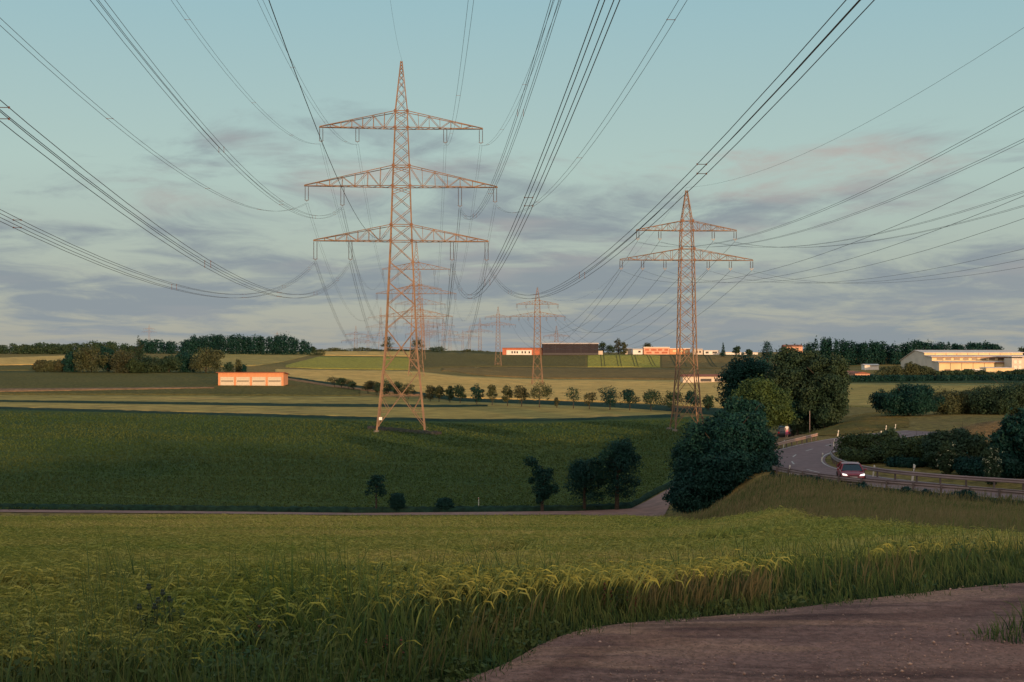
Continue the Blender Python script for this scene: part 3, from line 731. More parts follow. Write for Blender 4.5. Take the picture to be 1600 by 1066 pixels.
def tufts():
    """leaf rosettes of the beet crop, the near half of the dark field"""
    n = 110000; X, D, px = scatter(n, 117, 285, -80, 1075, power=1.2)
    lim = np.interp(px, [-80,985,1030,1075], [118,119,135,170]); k = (D > lim) & (HY-(terr(X, D)+.2)*F/D > np.interp(px, [-80,0,300,520,720,850,1060,1110], [643,643,648,657.5,662.5,661.5,655.5,653])); X, D = X[k], D[k]; row = np.abs(((D*.97+X*.24) % 21.0)-10.5); k = (row > .55) | (rng.random(len(X)) < .1); X, D = X[k], D[k]; n = len(X)
    Z = terr(X, D)+.15; a = rng.uniform(0, 6.28, n); s = rng.uniform(.10, .20, n)*np.clip(D/140, .9, 1.5)
    c = np.stack([X, D, Z], 1); r = np.stack([np.cos(a), np.sin(a), np.zeros(n)], 1); up = np.stack([-np.sin(a)*.3, np.cos(a)*.3, np.ones(n)*.55+rng.uniform(0,.5,n)], 1)
    V = np.stack([c, c+(r*.5+up*.6)*s[:,None], c+up*1.1*s[:,None], c+(-r*.5+up*.6)*s[:,None]], 1).reshape(-1, 3)
    i = np.arange(n)*4; o = link('beet_leaves', np_mesh('beet_leaves', V, np.stack([i,i+1,i+2,i+3], 1)), m_tuft)
    tag(o, 'leafy beet plants covering the dark green field', kind='stuff')
tufts()

def gravel():
    n = 4500; X, D, px = scatter(n, 8, 14.5, 560, 1690, 1.5); ed = edge_depth(X)
    k = (D < ed+.1) & ((vnoise(X, D, .9, 3) > .05) | (ed-D < .45) | (rng.random(n) < .2)); X, D = X[k], D[k]; n = len(X)
    s = np.minimum(rng.gamma(1.6, .0030, n)+.003, .022); Z = terr(X, D)+.075+s*.2
    base = np.array([(1,0,0),(0,1,0),(-1,0,0),(0,-1,0),(0,0,.7),(0,0,-.7)], float)
    V = base[None]*(s[:,None]*rng.uniform(.6,1.3,(n,3)))[:,None,:]*1.0; a = rng.uniform(0,6.28,n); c, q = np.cos(a)[:,None], np.sin(a)[:,None]
    V = np.stack([V[...,0]*c-V[...,1]*q, V[...,0]*q+V[...,1]*c, V[...,2]], -1)+np.stack([X, D, Z], 1)[:,None,:]
    f = np.array([(0,1,4),(1,2,4),(2,3,4),(3,0,4),(1,0,5),(2,1,5),(3,2,5),(0,3,5)])
    Fc = (np.arange(n)[:,None,None]*6+f[None]).reshape(-1, 3)
    m, nt, b = mat_base('pebble'); g_ = N(nt, 'ShaderNodeNewGeometry')
    nt.links.new(mixcol(nt, g_.outputs['Random Per Island'], (.16,.10,.085), (.40,.27,.22)), b.inputs['Base Color']); b.inputs['Roughness'].default_value = .9
    tag(link('gravel', np_mesh('gravel', V.reshape(-1, 3), Fc), m), 'loose pebbles strewn over the dusty farm track', kind='stuff')
gravel()
def herbs():
    """broad leaved plants mixed into the verge"""
    n = 3600; X, D, px = scatter(n, 8.4, 21, power=1.5); ed = edge_depth(X); st = barley_start(px)
    k = (D > ed+.12) & (D < st+.9) & (vnoise(X, D, 1.0, 21)+.4*(px < 900) > .18); X, D, ed = X[k], D[k], ed[k]; n = len(X)
    top = np.clip(.12+.20*(D-ed), .1, .50)*rng.uniform(.6, 1.25, n)
    m = 26; k = np.repeat(np.arange(n), m); q = len(k); hz = rng.random(q)
    c = np.stack([X[k], D[k], terr(X, D)[k]], 1)
    a = rng.uniform(0, 6.28, q); r_ = rng.uniform(.02, .15, q)*(1.15-hz*.8)
    c[:,0] += r_*np.cos(a); c[:,1] += r_*np.sin(a); c[:,2] += hz*top[k]
    nr = rng.standard_normal((q,3))*.5; nr[:,2] += .7; nr[:,1] -= .35; nr /= np.linalg.norm(nr, axis=1)[:,None]
    out = np.stack([np.cos(a), np.sin(a), rng.uniform(-.3,.5,q)], 1); u = out-nr*(out*nr).sum(1)[:,None]; u /= np.linalg.norm(u, axis=1)[:,None]; v = np.cross(nr, u)
    s = (rng.uniform(.022, .060, q)*(1.2-.6*hz))[:,None]
    V = np.stack([c, c+u*s*.9+v*s*.42, c+u*s*2.0, c+u*s*.9-v*s*.42], 1).reshape(-1, 3); i = np.arange(q)*4
    tag(link('herbs', np_mesh('herbs', V, np.stack([i,i+1,i+2,i+3], 1)), leaf_mat('herb_leaf', (.030,.072,.030), (.070,.095,.034), .25, .9)), 'broad leaved weeds mixed into the grass verge', kind='stuff')
herbs()

# ------------------------------------------------------------------ weeds on the verge
m_weed = leaf_mat('weed_leaf', (.028,.050,.022), (.045,.070,.026), .25, 2.0)
m_stem = simple('weed_stem', (.05,.07,.03), .8)
m_petal = simple('white_petal', (.75,.75,.70), .6, 0, .1)
m_thistle = simple('thistle_head', (.022,.038,.028), .8, 0, .3, 30)
m_rust = simple('dock_seed', (.16,.055,.035), .8, 0, .4, 40)
def leaf_cloud(name, mat, C_, S, parent, asp=.45, updir=.3):
    n = len(C_); a = rng.standard_normal((n,3)); a[:,2] += updir; a /= np.linalg.norm(a, axis=1)[:,None]
    b = np.cross(a, rng.standard_normal((n,3))); b /= np.linalg.norm(b, axis=1)[:,None]
    a = a*S[:,None]; b = b*S[:,None]*asp
    V = np.stack([C_, C_+a*.5+b, C_+a, C_+a*.5-b], 1).reshape(-1, 3); i = np.arange(n)*4
    return link(name, np_mesh(name, V, np.stack([i,i+1,i+2,i+3], 1)), mat, parent)
def weed(name, label, x, d, h, kind, group=None):
    X, Y, Z = at(x, d); t = thing(name, label, 'wild plant', (X,Y,Z), rng.uniform(0,6), group)
    m = MB(); tips = []
    for k in range(5 if kind != 'thistle' else 3):
        a = rng.uniform(0,6.28); l = rng.uniform(.04,.20); hh = h*rng.uniform(.75,1.0)
        p = np.array([(0,0,0),(l*.4*math.cos(a),l*.4*math.sin(a),hh*.5),(l*math.cos(a),l*math.sin(a),hh)])
        m.tube(p, [.007,.006,.004], 5); tips.append(p[-1])
    m.build('stem', m_stem, t)
    n = 90; zz = rng.uniform(0,h*.85,n); rr = .16*(1-zz/h*.6)*np.sqrt(rng.random(n)); aa = rng.uniform(0,6.28,n)
    leaf_cloud('foliage', m_weed, np.stack([rr*np.cos(aa), rr*np.sin(aa), zz], 1), rng.uniform(.03,.075,n), t)
    for tp in tips:
        f = MB()
        if kind == 'daisy':
            for k in range(9):
                a = k*2*math.pi/9; q = .014
                f.add([tp, tp+np.array([q*math.cos(a-.25),q*math.sin(a-.25),.012]), tp+np.array([1.5*q*math.cos(a),1.5*q*math.sin(a),.010]), tp+np.array([q*math.cos(a+.25),q*math.sin(a+.25),.012])], [(0,1,2,3)])
            f.build('flower', m_petal, t)
        elif kind == 'thistle':
            f.lathe([(.003,0),(.018,.009),(.021,.022),(.013,.032),(.017,.046),(.003,.049)], 9, 'z', tp); f.build('flower_head', m_thistle, t)
        else:
            for k in range(16):
                c = tp-np.array([0,0,k*.016]); r = .010+.007*math.sin(k*2.1)
                f.lathe([(.002,-.009),(r,0),(.002,.009)], 6, 'z', c+np.array([.008*math.cos(k*2.4),.008*math.sin(k*2.4),0]))
            f.build('seed_spike', m_rust, t)
weed('thistle', 'dark thistle with three closed heads, left of the pair in the left foreground', 236, 9.7, .74, 'thistle')
weed('thistle', 'dark thistle, the taller right one of the pair in the left foreground', 271, 9.9, .80, 'thistle')
weed('ox_eye_daisy', 'white flowered weed low in the left corner of the verge', 26, 9.3, .40, 'daisy')
weed('ox_eye_daisy', 'white flowered weed right of the left corner, beside the drooping barley', 66, 9.3, .50, 'daisy')
weed('ox_eye_daisy', 'white flowered weed below the two thistles', 214, 9.35, .36, 'daisy')
weed('ox_eye_daisy', 'white flowered weed at the track verge right of the picture middle', 756, 12.0, .45, 'daisy')
weed('dock', 'reddish dock plant with rusty seed spikes at the lower left verge', 385, 10.0, .50, 'dock')
weed('dock', 'reddish dock plant standing where the gravel meets the grass', 600, 9.9, .40, 'dock')
weed('dock', 'small rusty dock plant beside the sheaves of pale grass', 966, 12.6, .45, 'dock')
# ------------------------------------------------------------------ trees and shrubs
LM = {
 'shade':  leaf_mat('leaf_deep_green', (.004,.033,.033), (.009,.043,.036), .10, .35),
 'dark':   leaf_mat('leaf_dark_green', (.024,.054,.036), (.040,.066,.036), .2, .25),
 'olive':  leaf_mat('leaf_olive', (.074,.084,.042), (.050,.068,.038), .2, .22),
 'bright': leaf_mat('leaf_fresh_green', (.070,.112,.034), (.044,.082,.036), .3, .4),
 'red':    leaf_mat('leaf_reddish', (.066,.068,.038), (.046,.060,.034), .2, .3),
 'mid':    leaf_mat('leaf_mid_green', (.050,.078,.032), (.034,.060,.030), .25, .5),
}
m_bark = simple('bark', (.060,.045,.034), .9, 0, .4, 6, bump=.6)

def leaves_mesh(name, lobes, n, leaf, hollow=.55, fringe=.10, gap=0.0):
    """leaf faces spread through the outer volume of overlapping lobes (x, y, z, rx, ry, rz)"""
    Lb = np.array(lobes, float); wt = (Lb[:,3]*Lb[:,4]+Lb[:,3]*Lb[:,5]); wt /= wt.sum()
    k = rng.choice(len(Lb), n, p=wt); d = rng.standard_normal((n,3)); d /= np.linalg.norm(d, axis=1)[:,None]
    r = (hollow**3+(1.08**3-hollow**3)*rng.random(n))**(1/3); r = r*np.where(rng.random(n) < fringe, rng.uniform(1.0, 1.38, n), 1.0)
    wob = 1+.16*np.sin(d[:,0]*5+k)*np.sin(d[:,1]*6+2*k)+.12*np.sin(d[:,2]*9+k*1.7)
    c = Lb[k,:3]+d*Lb[k,3:6]*(r*wob)[:,None]
    if gap > 0:
        s = 2.2/np.mean(Lb[:,3]); g = np.sin(c[:,0]*s+1)*np.sin(c[:,1]*s*1.1+2)*np.sin(c[:,2]*s*1.2+.5)
        keep = (g > -.28) | (rng.random(n) > gap); c, d = c[keep], d[keep]; n = len(c)
    nr = d*.7+rng.standard_normal((n,3))*.55; nr[:,2] += .25; nr /= np.linalg.norm(nr, axis=1)[:,None]
    a = np.cross(nr, rng.standard_normal((n,3))); a /= np.linalg.norm(a, axis=1)[:,None]; b = np.cross(nr, a)
    s = (leaf*rng.uniform(.55, 1.35, n))[:,None]
    V = np.stack([c-a*s, c-b*s*.55, c+a*s, c+b*s*.55], 1).reshape(-1, 3); i = np.arange(n)*4
    return np_mesh(name, V, np.stack([i,i+1,i+2,i+3], 1))

def lobes_for(W, H, z0, n=9, dep=.8, seed=None):
    """a core with many leaf clumps of unequal size standing out from it"""
    r = np.random.default_rng(seed if seed is not None else rng.integers(1<<30)); out = []
    def edge(zz): return math.sin(math.pi*min(.96, .20+zz*.74))**.55
    lean = r.uniform(-.10, .10); asym = r.uniform(0, 6.28)
    for k in range(int(n*2.6)):
        a = r.uniform(0, 6.28); zz = r.uniform(.02, .98)**.9; s = W*r.choice([r.uniform(.07,.11), r.uniform(.11,.17), r.uniform(.16,.22)], p=[.4,.4,.2])
        q = (W/2-s*.75)*edge(zz)*r.uniform(.55, 1.08)*(1+.16*math.cos(2*a+asym))
        out.append((q*math.cos(a)+lean*W*zz, q*math.sin(a)*dep, z0+s*.55+max(0,(H-1.35*s))*zz, s, s*dep, s*r.uniform(.65, 1.0)))
    out.append((lean*W*.4, 0, z0+H*.42, W*.30, W*.30*dep, H*.40)); out.append((lean*W*.7, 0, z0+H*.66, W*.22, W*.22*dep, H*.28))
    return out

def trunk_mesh(h, r, spread, n=5, seed=0, lean=0.0):
    q = np.random.default_rng(seed); m = MB()
    m.tube([(0,0,-.4),(0,0,0),(lean*.1,0,h*.3),(lean*.4,.02,h*.65),(lean*.8,0,h)], [r*1.35,r*1.15,r*.9,r*.6,r*.2], 8)
    for k in range(n):
        a = q.uniform(0, 6.28); z = h*q.uniform(.35, .8); l = spread*q.uniform(.5, 1)
        m.tube([(lean*.4*z/h,0,z),(l*.45*math.cos(a),l*.45*math.sin(a),z+l*.35),(l*math.cos(a),l*math.sin(a),z+l*.85)], [r*.45,r*.3,r*.1], 5)
    return m

def tree(name, label, cat, x, ytop, wpx, d, mat='dark', group=None, leaf=.25, n=6000, stem=.2, nl=9, dep=.8, lobes=None, gap=.5, ybase=None, hollow=.55, lean=0.0, r=None, fringe=.10):
    X, Y, Z = at(x, d); top = (HY-ytop)*d/F; H = top-Z; W = wpx*d/F
    t = thing(name, label, cat, (X, Y, Z), 0, group)
    lb = lobes(W, H) if lobes else lobes_for(W, H*(1-stem), H*stem, nl, dep)
    # fit the leafy outline to the intended height
    tz = max(l[2]+l[5] for l in lb); f = H/tz/1.03 if tz > 0 else 1
    lb = [(l[0], l[1], l[2]*f, l[3], l[4], l[5]*f) for l in lb]
    trunk_mesh(H*.8, r or max(.06, .028*H), W*.35, 6, int(x), lean).build('trunk', m_bark, t)
    link('crown', leaves_mesh('crown', lb, n, leaf, hollow, fringe, gap), LM[mat], t)
    return t

# the roadside group on the right
def big_bush(W, H):
    P = [(-.33,.0,.30,.20,.30),(-.20,.1,.58,.20,.30),(.02,-.1,.66,.22,.33),(.22,.1,.55,.22,.36),(.36,0,.40,.17,.34),(.30,-.2,.20,.20,.22),(-.02,-.2,.30,.30,.32),
         (-.25,-.15,.14,.22,.18),(.12,.0,.82,.12,.17),(-.10,.1,.80,.10,.15),(.0,.2,.45,.36,.40),(-.40,.1,.46,.10,.14),(.26,-.1,.74,.12,.16),(-.18,-.2,.10,.26,.14),(.16,-.15,.10,.28,.16),(.38,.1,.30,.14,.26),(.30,.0,.88,.10,.13),(-.02,.1,.94,.07,.09),(.40,.0,.62,.09,.12)]
    return [(a*W, b*W, c*H, e*W*.95, e*W*.9, f*H*.95) for a,b,c,e,f in P]
tree('broad_tree', 'very dark broad bushy tree nearest the camera, reaching down to the gravel track', 'tree', 1133, 638, 162, 107, 'shade', None, .12, 85000, .0, lobes=big_bush, gap=.3, hollow=.3)
tree('fresh_tree', 'fresh yellow green tree rising behind the dark broad bushy tree', 'tree', 1191, 588, 112, 148, 'bright', None, .14, 42000, .30, 18, gap=.4, hollow=.4)
tree('dark_tree', 'dark tree at the left shoulder of the roadside clump', 'tree', 1176, 552, 112, 205, 'shade', None, .19, 30000, .05, 16, gap=.35, hollow=.4)
tree('tall_tree', 'tallest olive green tree of the roadside clump with a sunlit top', 'tree', 1238, 536, 108, 190, 'dark', None, .18, 48000, .05, 22, gap=.4, hollow=.4)
tree('tall_tree', 'broad dark olive tree at the right end of the roadside clump', 'tree', 1290, 553, 92, 186, 'dark', None, .17, 42000, .03, 20, gap=.4, hollow=.4)
tree('inner_tree', 'dark tree filling the gap between the broad bushy tree and the fresh green one', 'tree', 1168, 618, 84, 126, 'shade', None, .13, 26000, .0, 14, gap=.3, hollow=.35)
tree('low_tree', 'low dark tree hanging over the lay by with the dark car', 'tree', 1246, 618, 62, 188, 'shade', None, .16, 11000, .42, 9, gap=.4)
tree('roadside_shrub', 'rounded dark shrub mass left of the pale field corner, above the road', 'shrub', 1418, 599, 98, 200, 'shade', None, .15, 36000, .0, 14, gap=.3, hollow=.4)
tree('roadside_shrub', 'olive lit shrub mass on the right beyond the rounded dark shrubs', 'shrub', 1498, 608, 110, 205, 'olive', None, .15, 32000, .0, 13, gap=.35, hollow=.4)
tree('roadside_shrub', 'tall olive shrub at the right picture edge below the warehouse', 'shrub', 1578, 594, 120, 200, 'dark', None, .15, 36000, .0, 14, gap=.35, hollow=.4)
tree('edge_tree', 'nearly black tree at the right picture edge above the guard rail', 'tree', 1602, 634, 118, 98, 'shade', None, .13, 36000, .0, 14, gap=.25, hollow=.35)
tree('scrub_bush', 'wide green thicket beside the inner bend of the road', 'shrub', 1366, 675, 100, 117, 'mid', None, .12, 20000, .0, 13, gap=.3, hollow=.4)
tree('scrub_bush', 'low green thicket right behind the red car', 'shrub', 1345, 700, 74, 112, 'mid', None, .11, 13000, .0, 9, gap=.3)
tree('scrub_bush', 'mid green thicket between the red car and the near black tree', 'shrub', 1434, 680, 112, 110, 'mid', None, .12, 18000, .0, 12, gap=.3, hollow=.4)
tree('scrub_bush', 'dark green thicket left of the near black tree', 'shrub', 1500, 668, 112, 106, 'dark', None, .12, 22000, .0, 13, gap=.3, hollow=.4)
tree('scrub_bush', 'round green thicket in the middle behind the far guard rail', 'shrub', 1392, 690, 96, 113, 'mid', None, .11, 16000, .0, 11, gap=.3, hollow=.4)
tree('scrub_bush', 'lit twiggy shrub in front of the pale field corner', 'shrub', 1392, 668, 40, 124, 'dark', None, .11, 7000, .0, 8, gap=.4)
tree('scrub_bush', 'low thicket behind the far guard rail at the big white post', 'shrub', 1415, 712, 70, 108, 'shade', None, .10, 11000, .0, 8, gap=.3)
tree('scrub_bush', 'low dark thicket behind the far guard rail before the near black tree', 'shrub', 1530, 712, 80, 100, 'shade', None, .10, 13000, .0, 9, gap=.3)
def elder(label, x, ytop, wpx, d):
    t = tree('elder_bush', label, 'shrub', x, ytop, wpx, d, 'dark', 'elder bushes along the guard rail', .10, 6000, .0, 8, gap=.35)
    X, Y, Z = at(x, d); H = (HY-ytop)*d/F-Z; W = wpx*d/F; f = MB()
    for k in range(28):
        a = rng.uniform(math.pi, 2*math.pi); q = rng.uniform(.2, .5); c = np.array([W*q*math.cos(a), W*q*math.sin(a)*.9, H*rng.uniform(.25, .92)])
        for j in range(4):
            e = c+rng.normal(0, .06, 3); s = rng.uniform(.02, .045); nrm = rng.standard_normal(3)*.4+np.array([0,-1,.6])
            nrm /= np.linalg.norm(nrm); u_ = np.cross(nrm, (0,0,1)); u_ /= np.linalg.norm(u_); v_ = np.cross(nrm, u_)
            f.add([e-u_*s, e-v_*s, e+u_*s, e+v_*s], [(0,1,2,3)])
    f.build('blossom', m_cream, t)
m_cream = simple('elder_blossom', (.30,.32,.22), .8, 0, .2, 8)
elder('shrub dotted with cream blossom in the gap left of the near black tree', 1478, 690, 36, 101)
elder('shrub dotted with cream blossom in front of the near black tree', 1549, 697, 34, 94)

# small trees along the valley track
def odd_tree(W, H):
    return [(-.32*W,0,.90*H,.19*W,.16*W,.09*H),(-.14*W,0,.74*H,.16*W,.16*W,.10*H),(.04*W,0,.60*H,.28*W,.24*W,.17*H),(.0,.0,.40*H,.26*W,.22*W,.16*H),(.36*W,0,.42*H,.15*W,.14*W,.09*H),(-.05*W,0,.24*H,.14*W,.14*W,.10*H),(-.30*W,.1*W,.56*H,.10*W,.10*W,.06*H),(.22*W,0,.74*H,.10*W,.10*W,.05*H),(.14*W,0,.30*H,.12*W,.1*W,.06*H)]
def thin_tree(W, H):
    return [(.28*W,0,.86*H,.20*W,.16*W,.14*H),(-.05*W,0,.72*H,.26*W,.22*W,.10*H),(-.33*W,0,.66*H,.18*W,.16*W,.10*H),(.34*W,0,.68*H,.14*W,.12*W,.10*H),(-.36*W,0,.50*H,.09*W,.1*W,.09*H)]
def column_bush(W, H): return [(0,0,.30*H,.46*W,.46*W,.30*H),(0,0,.55*H,.48*W,.48*W,.32*H),(0,0,.78*H,.40*W,.40*W,.22*H)]
tree('thin_tree', 'thin bare stemmed young tree, leftmost beside the valley track', 'tree', 588, 739, 38, 117, 'shade', None, .10, 1500, .42, 5, gap=.85, hollow=.5, fringe=.25, r=.09)
tree('clipped_shrub', 'upright rounded dark shrub beside the valley track, taller of the pair', 'shrub', 621, 769, 25, 117, 'shade', None, .06, 9000, 0, lobes=column_bush, gap=0, hollow=.3, fringe=.02)
tree('clipped_shrub', 'squat rounded dark shrub beside the valley track, lower of the pair', 'shrub', 695, 777, 27, 117, 'shade', None, .06, 9000, 0, lobes=column_bush, gap=0, hollow=.3, fringe=.03)
tree('crooked_tree', 'crooked dark tree with a tuft leaning out at its top, by the valley track', 'tree', 847, 711, 54, 117, 'shade', None, .10, 5200, .0, lobes=odd_tree, gap=.75, hollow=.45, fringe=.22, r=.14)
tree('track_tree', 'loose dark tree joined to a taller one beside the valley track', 'tree', 913, 711, 84, 118, 'shade', None, .10, 8500, .14, 9, gap=.85, hollow=.5, fringe=.2)
tree('track_tree', 'tallest dark tree beside the valley track, right of a lower one', 'tree', 964, 680, 84, 118, 'shade', None, .10, 12500, .12, 10, gap=.85, hollow=.5, fringe=.2)
tree('track_shrub', 'low dark scrub under the broad bushy tree beside the gravel junction', 'shrub', 1100, 732, 128, 105.5, 'shade', None, .11, 30000, .0, 14, gap=.3, hollow=.35)

# orchard trees along the lane
G = 'orchard trees along the lane below the far hill'
ORCH = [  # x, top, base row gives distance, width, material, label
 (523,588,396,17,'red','leftmost orchard tree of the lane, a small ragged one'), (533,590,392,19,'dark','second orchard tree from the left, merged with its neighbours'),
 (544,592,388,18,'red','third orchard tree from the left in the ragged first clump'), (552,595,385,14,'dark','right end tree of the ragged first orchard clump'),
 (575,594,372,20,'red','reddish orchard tree just left of the big pylon legs'), (589,597,366,16,'olive','orchard tree behind the left leg of the big pylon'),
 (604,592,360,24,'dark','broad orchard tree seen between the big pylon legs, left one'), (620,595,354,22,'dark','orchard tree seen in the middle between the big pylon legs'),
 (638,598,348,22,'red','reddish orchard tree between the pylon legs, close to the right leg'), (672,601,338,20,'red','first orchard tree right of the big pylon'),
 (686,602,335,15,'olive','narrow orchard tree, second right of the big pylon'), (703,602,331,18,'dark','third orchard tree right of the big pylon'),
 (719,601,328,22,'dark','broad dark orchard tree, fourth right of the big pylon'), (745,600,323,23,'shade','darkest compact orchard tree in the middle of the row'),
 (769,600,319,20,'olive','olive round orchard tree right of the darkest compact one'), (793,601,315,20,'olive','olive orchard tree left of the tallest middle pair'),
 (815,601,312,23,'red','reddish leaning orchard tree beside the tallest one in the row middle'), (843,596,308,29,'olive','tallest orchard tree, below the second Danube style pylon'),
 (870,621,305,9,'red','tiny sapling in the orchard row gap'), (896,603,302,29,'dark','spreading orchard tree right of the tiny sapling'),
 (921,611,300,20,'red','thin sparse reddish orchard tree right of the spreading one'), (953,603,296,36,'shade','big dark orchard tree, first of the dark trio'),
 (984,606,293,30,'shade','middle tree of the dark orchard trio'), (1017,607,290,32,'dark','right tree of the dark orchard trio'),
 (1049,609,288,26,'dark','orchard tree behind the left legs of the right hand pylon'), (1083,609,286,26,'shade','orchard tree behind the right legs of the right hand pylon'),
 (1107,617,285,22,'dark','low straggling orchard tree, rightmost of the row')]
for x, yt, d, wp, mt, lab in ORCH:
    lab = lab.replace('Danube style', 'smaller')
    sp = 'sparse' in lab or 'ragged' in lab or 'sapling' in lab
    tree('orchard_tree', lab, 'tree', x, yt, wp*rng.uniform(1.05, 1.45), d, mt, G, .17, 800 if sp else 2000, rng.uniform(.14,.30), int(rng.integers(4,8)), dep=.9, gap=.8, r=.10, fringe=.2)

# bushy grove at the foot of the left wood
G = 'trees of the bushy grove on the left'
GROVE = [(61,562,24,540,'red','small reddish bush at the left end of the bushy grove'), (80,563,22,540,'olive','low olive bush, second from the grove left end'),
 (98,562,22,538,'red','low bush with a lit side, third from the grove left end'), (117,549,34,534,'shade','dark tree where the grove rises, left of the broad olive one'),
 (143,540,48,530,'olive','broad olive tree in the left half of the grove'), (168,540,30,536,'shade','dark upright tree between two olive ones of the grove'),
 (192,546,44,524,'red','sunlit brownish tree in the grove, left of the conifer'), (236,556,44,526,'dark','low dark tree right of the conifer in the grove'),
 (264,554,40,528,'dark','low dark tree in the middle right of the grove'), (290,548,40,530,'shade','dark tree left of the big rounded tree ending the grove'),
 (322,541,54,522,'olive','big rounded sunlit tree at the right end of the grove'), (212,560,30,518,'mid','low green bush at the front edge of the grove')]
for x, yt, wp, d, mt, lab in GROVE:
    tree('grove_tree', lab, 'tree', x, yt, wp*1.15, d, mt, G, .36, 5200, .0, 12, gap=.25, hollow=.3)
def cone(W, H): return [(0,0,H*(.10+.85*k/9),W*.5*(1-.85*k/9),W*.5*(1-.85*k/9),H*.09) for k in range(10)]
tree('conifer', 'tall pointed conifer standing above the bushy grove on the left', 'tree', 217, 522, 30, 535, 'dark', None, .32, 3000, .03, lobes=cone, gap=.2)
G = 'rounded trees behind the garage'
tree('garden_tree', 'round dark tree at the left end of the garage roof', 'tree', 360, 565, 22, 430, 'dark', G, .26, 1700, .02, 7, gap=.2)
tree('garden_tree', 'taller olive tree behind the garage roof, middle of three', 'tree', 373, 560, 20, 436, 'olive', G, .26, 1700, .05, 7, gap=.2)
tree('garden_tree', 'small dark tree at the right side of the three behind the garage', 'tree', 382, 569, 13, 428, 'shade', G, .24, 900, .02, 6, gap=.2)
# skyline trees one can tell apart
SKY = [(605,525,19,1100,'red','reddish skyline tree left inside the legs of the big pylon'),(651,527,26,1090,'red','reddish round skyline tree behind the second big pylon'),
 (681,540,38,1080,'dark','wide dark rounded tree on the crest right of the big pylons'),(860+80,533,15,1030,'dark','dark tree touching the right end of the dark hall'),
 (953,538,16,1020,'dark','second dark tree right of the dark hall'),(966,528,17,1030,'red','tallest reddish tree in the clump right of the dark hall'),(975,534,12,1010,'olive','right tree of the clump beside the dark hall'),
 (1012,534,16,1080,'red','loose tree rising behind the pink building'),(1151,540,14,980,'dark','round tree on the crest between two conifers'),
 (1170,545,14,960,'dark','low tree left of the dark cone shaped tree'),(1597,540,24,760,'dark','dark tree at the right picture edge behind the warehouse'),(490,541,12,1000,'dark','small pointed tree on the crest right of the left wood')]
for x, yt, wp, d, mt, lab in SKY:
    tree('skyline_tree', lab, 'tree', x, yt, wp, d, mt, 'single trees on the skyline', .45, 1300, .06, 8, gap=.3)
tree('conifer', 'slim pointed conifer on the crest right of the right hand pylon', 'tree', 1130, 533, 9, 960, 'shade', None, .4, 700, .02, lobes=cone, gap=.1)
def egg(W, H): return [(0,0,H*.32,W*.48,W*.48,H*.32),(0,0,H*.60,W*.38,W*.38,H*.28),(0,0,H*.82,W*.22,W*.22,H*.16)]
tree('conifer', 'broad dark cone shaped tree above the roadside clump', 'tree', 1199, 531, 22, 760, 'shade', None, .4, 1800, .02, lobes=egg, gap=.1)

def wood(name, label, mat, pts, d, leaf, n, step=9, deep=18, wob=3.0):
    """a far-off wood that reads as one mass: many crowns along an uneven skyline"""
    p = np.array(pts, float); lb = []; d_all = d
    for x in np.arange(p[0,0], p[-1,0], step):
        for j in range(2):
            d = d_all if isinstance(d_all, (int, float)) else float(np.interp(x, [q_[0] for q_ in d_all], [q_[1] for q_ in d_all]))
            xx = x+rng.uniform(-.5,.5)*step; dd = d+rng.uniform(-.3,1)*deep*j; X, Y, Z = at(xx, dd)
            yt = np.interp(xx, p[:,0], p[:,1])+rng.uniform(-.3,1.3)*wob; top = (HY-yt)*dd/F; H = max(.25, top-Z); Wd = step*dd/F*rng.choice([rng.uniform(.45,.8), rng.uniform(.8,1.5)])
            lb += [(X, Y, Z+H*.30, Wd*1.0, Wd*.9, H*.36), (X+rng.uniform(-.3,.3)*Wd, Y, Z+H*.62, Wd*.85, Wd*.8, H*.34), (X+rng.uniform(-.4,.4)*Wd, Y, Z+H*.80, Wd*.5, Wd*.5, H*.18)]
    o = link(name, leaves_mesh(name, lb, int(n*1.7), leaf, .4, .05, .1), LM[mat]); return tag(o, label, kind='stuff')
wood('far_wood', 'dark wood on the far left skyline', 'dark', [(-160,541),(-60,538),(0,539),(20,534),(32,538),(55,537),(75,533),(100,538),(125,534),(150,532),(180,534),(205,540),(225,546)], 860, .6, 16000, 10)
wood('left_wood', 'long dark wood on the crest left of the big pylon', 'shade', [(222,530),(250,529),(275,533),(292,530),(302,524),(320,522),(345,520),(372,522),(400,523),(430,524),(447,520),(462,526),(488,536)], 930, .6, 18000, 9)
wood('right_wood', 'dark wood on the crest behind the warehouse', 'shade', [(1262,534),(1278,527),(1300,526),(1320,530),(1345,533),(1370,530),(1390,536),(1410,534),(1430,531),(1452,535),(1480,533),(1500,536),(1520,532),(1548,533),(1562,541)], 740, .55, 26000, 11)
wood('crest_hedge', 'low hedge running along the crest behind the pylons', 'olive', [(488,547),(520,543),(545,545),(572,541),(590,546),(620,545),(640,546),(700,548),(735,546),(780,549)], 1120, .5, 5000, 9, 8, 2)
wood('hill_hedgerow', 'scrubby hedgerow climbing the far hill left of the bright field', 'olive', [(412,570),(430,567),(450,561),(470,557),(490,552),(505,548)], 900, .4, 2600, 6, 6, 2)
wood('warehouse_scrub', 'scrub in front of the left gable of the warehouse', 'olive', [(1372,579),(1385,572),(1405,571),(1422,566),(1440,569),(1456,576),(1470,580)], 545, .35, 9000, 9, 10, 3)
wood('warehouse_scrub', 'scrub along the foot of the sunlit warehouse front', 'dark', [(1466,580),(1490,579),(1510,577),(1532,577),(1545,581),(1570,579),(1600,577),(1640,578)], 540, .35, 7000, 8, 8, 3)
wood('maize_hedge', 'long straight dark hedge before the warehouse', 'shade', [(1318,586.5),(1400,586),(1500,585.8),(1640,585.5)], 470, .35, 30000, 7, 5, .6)
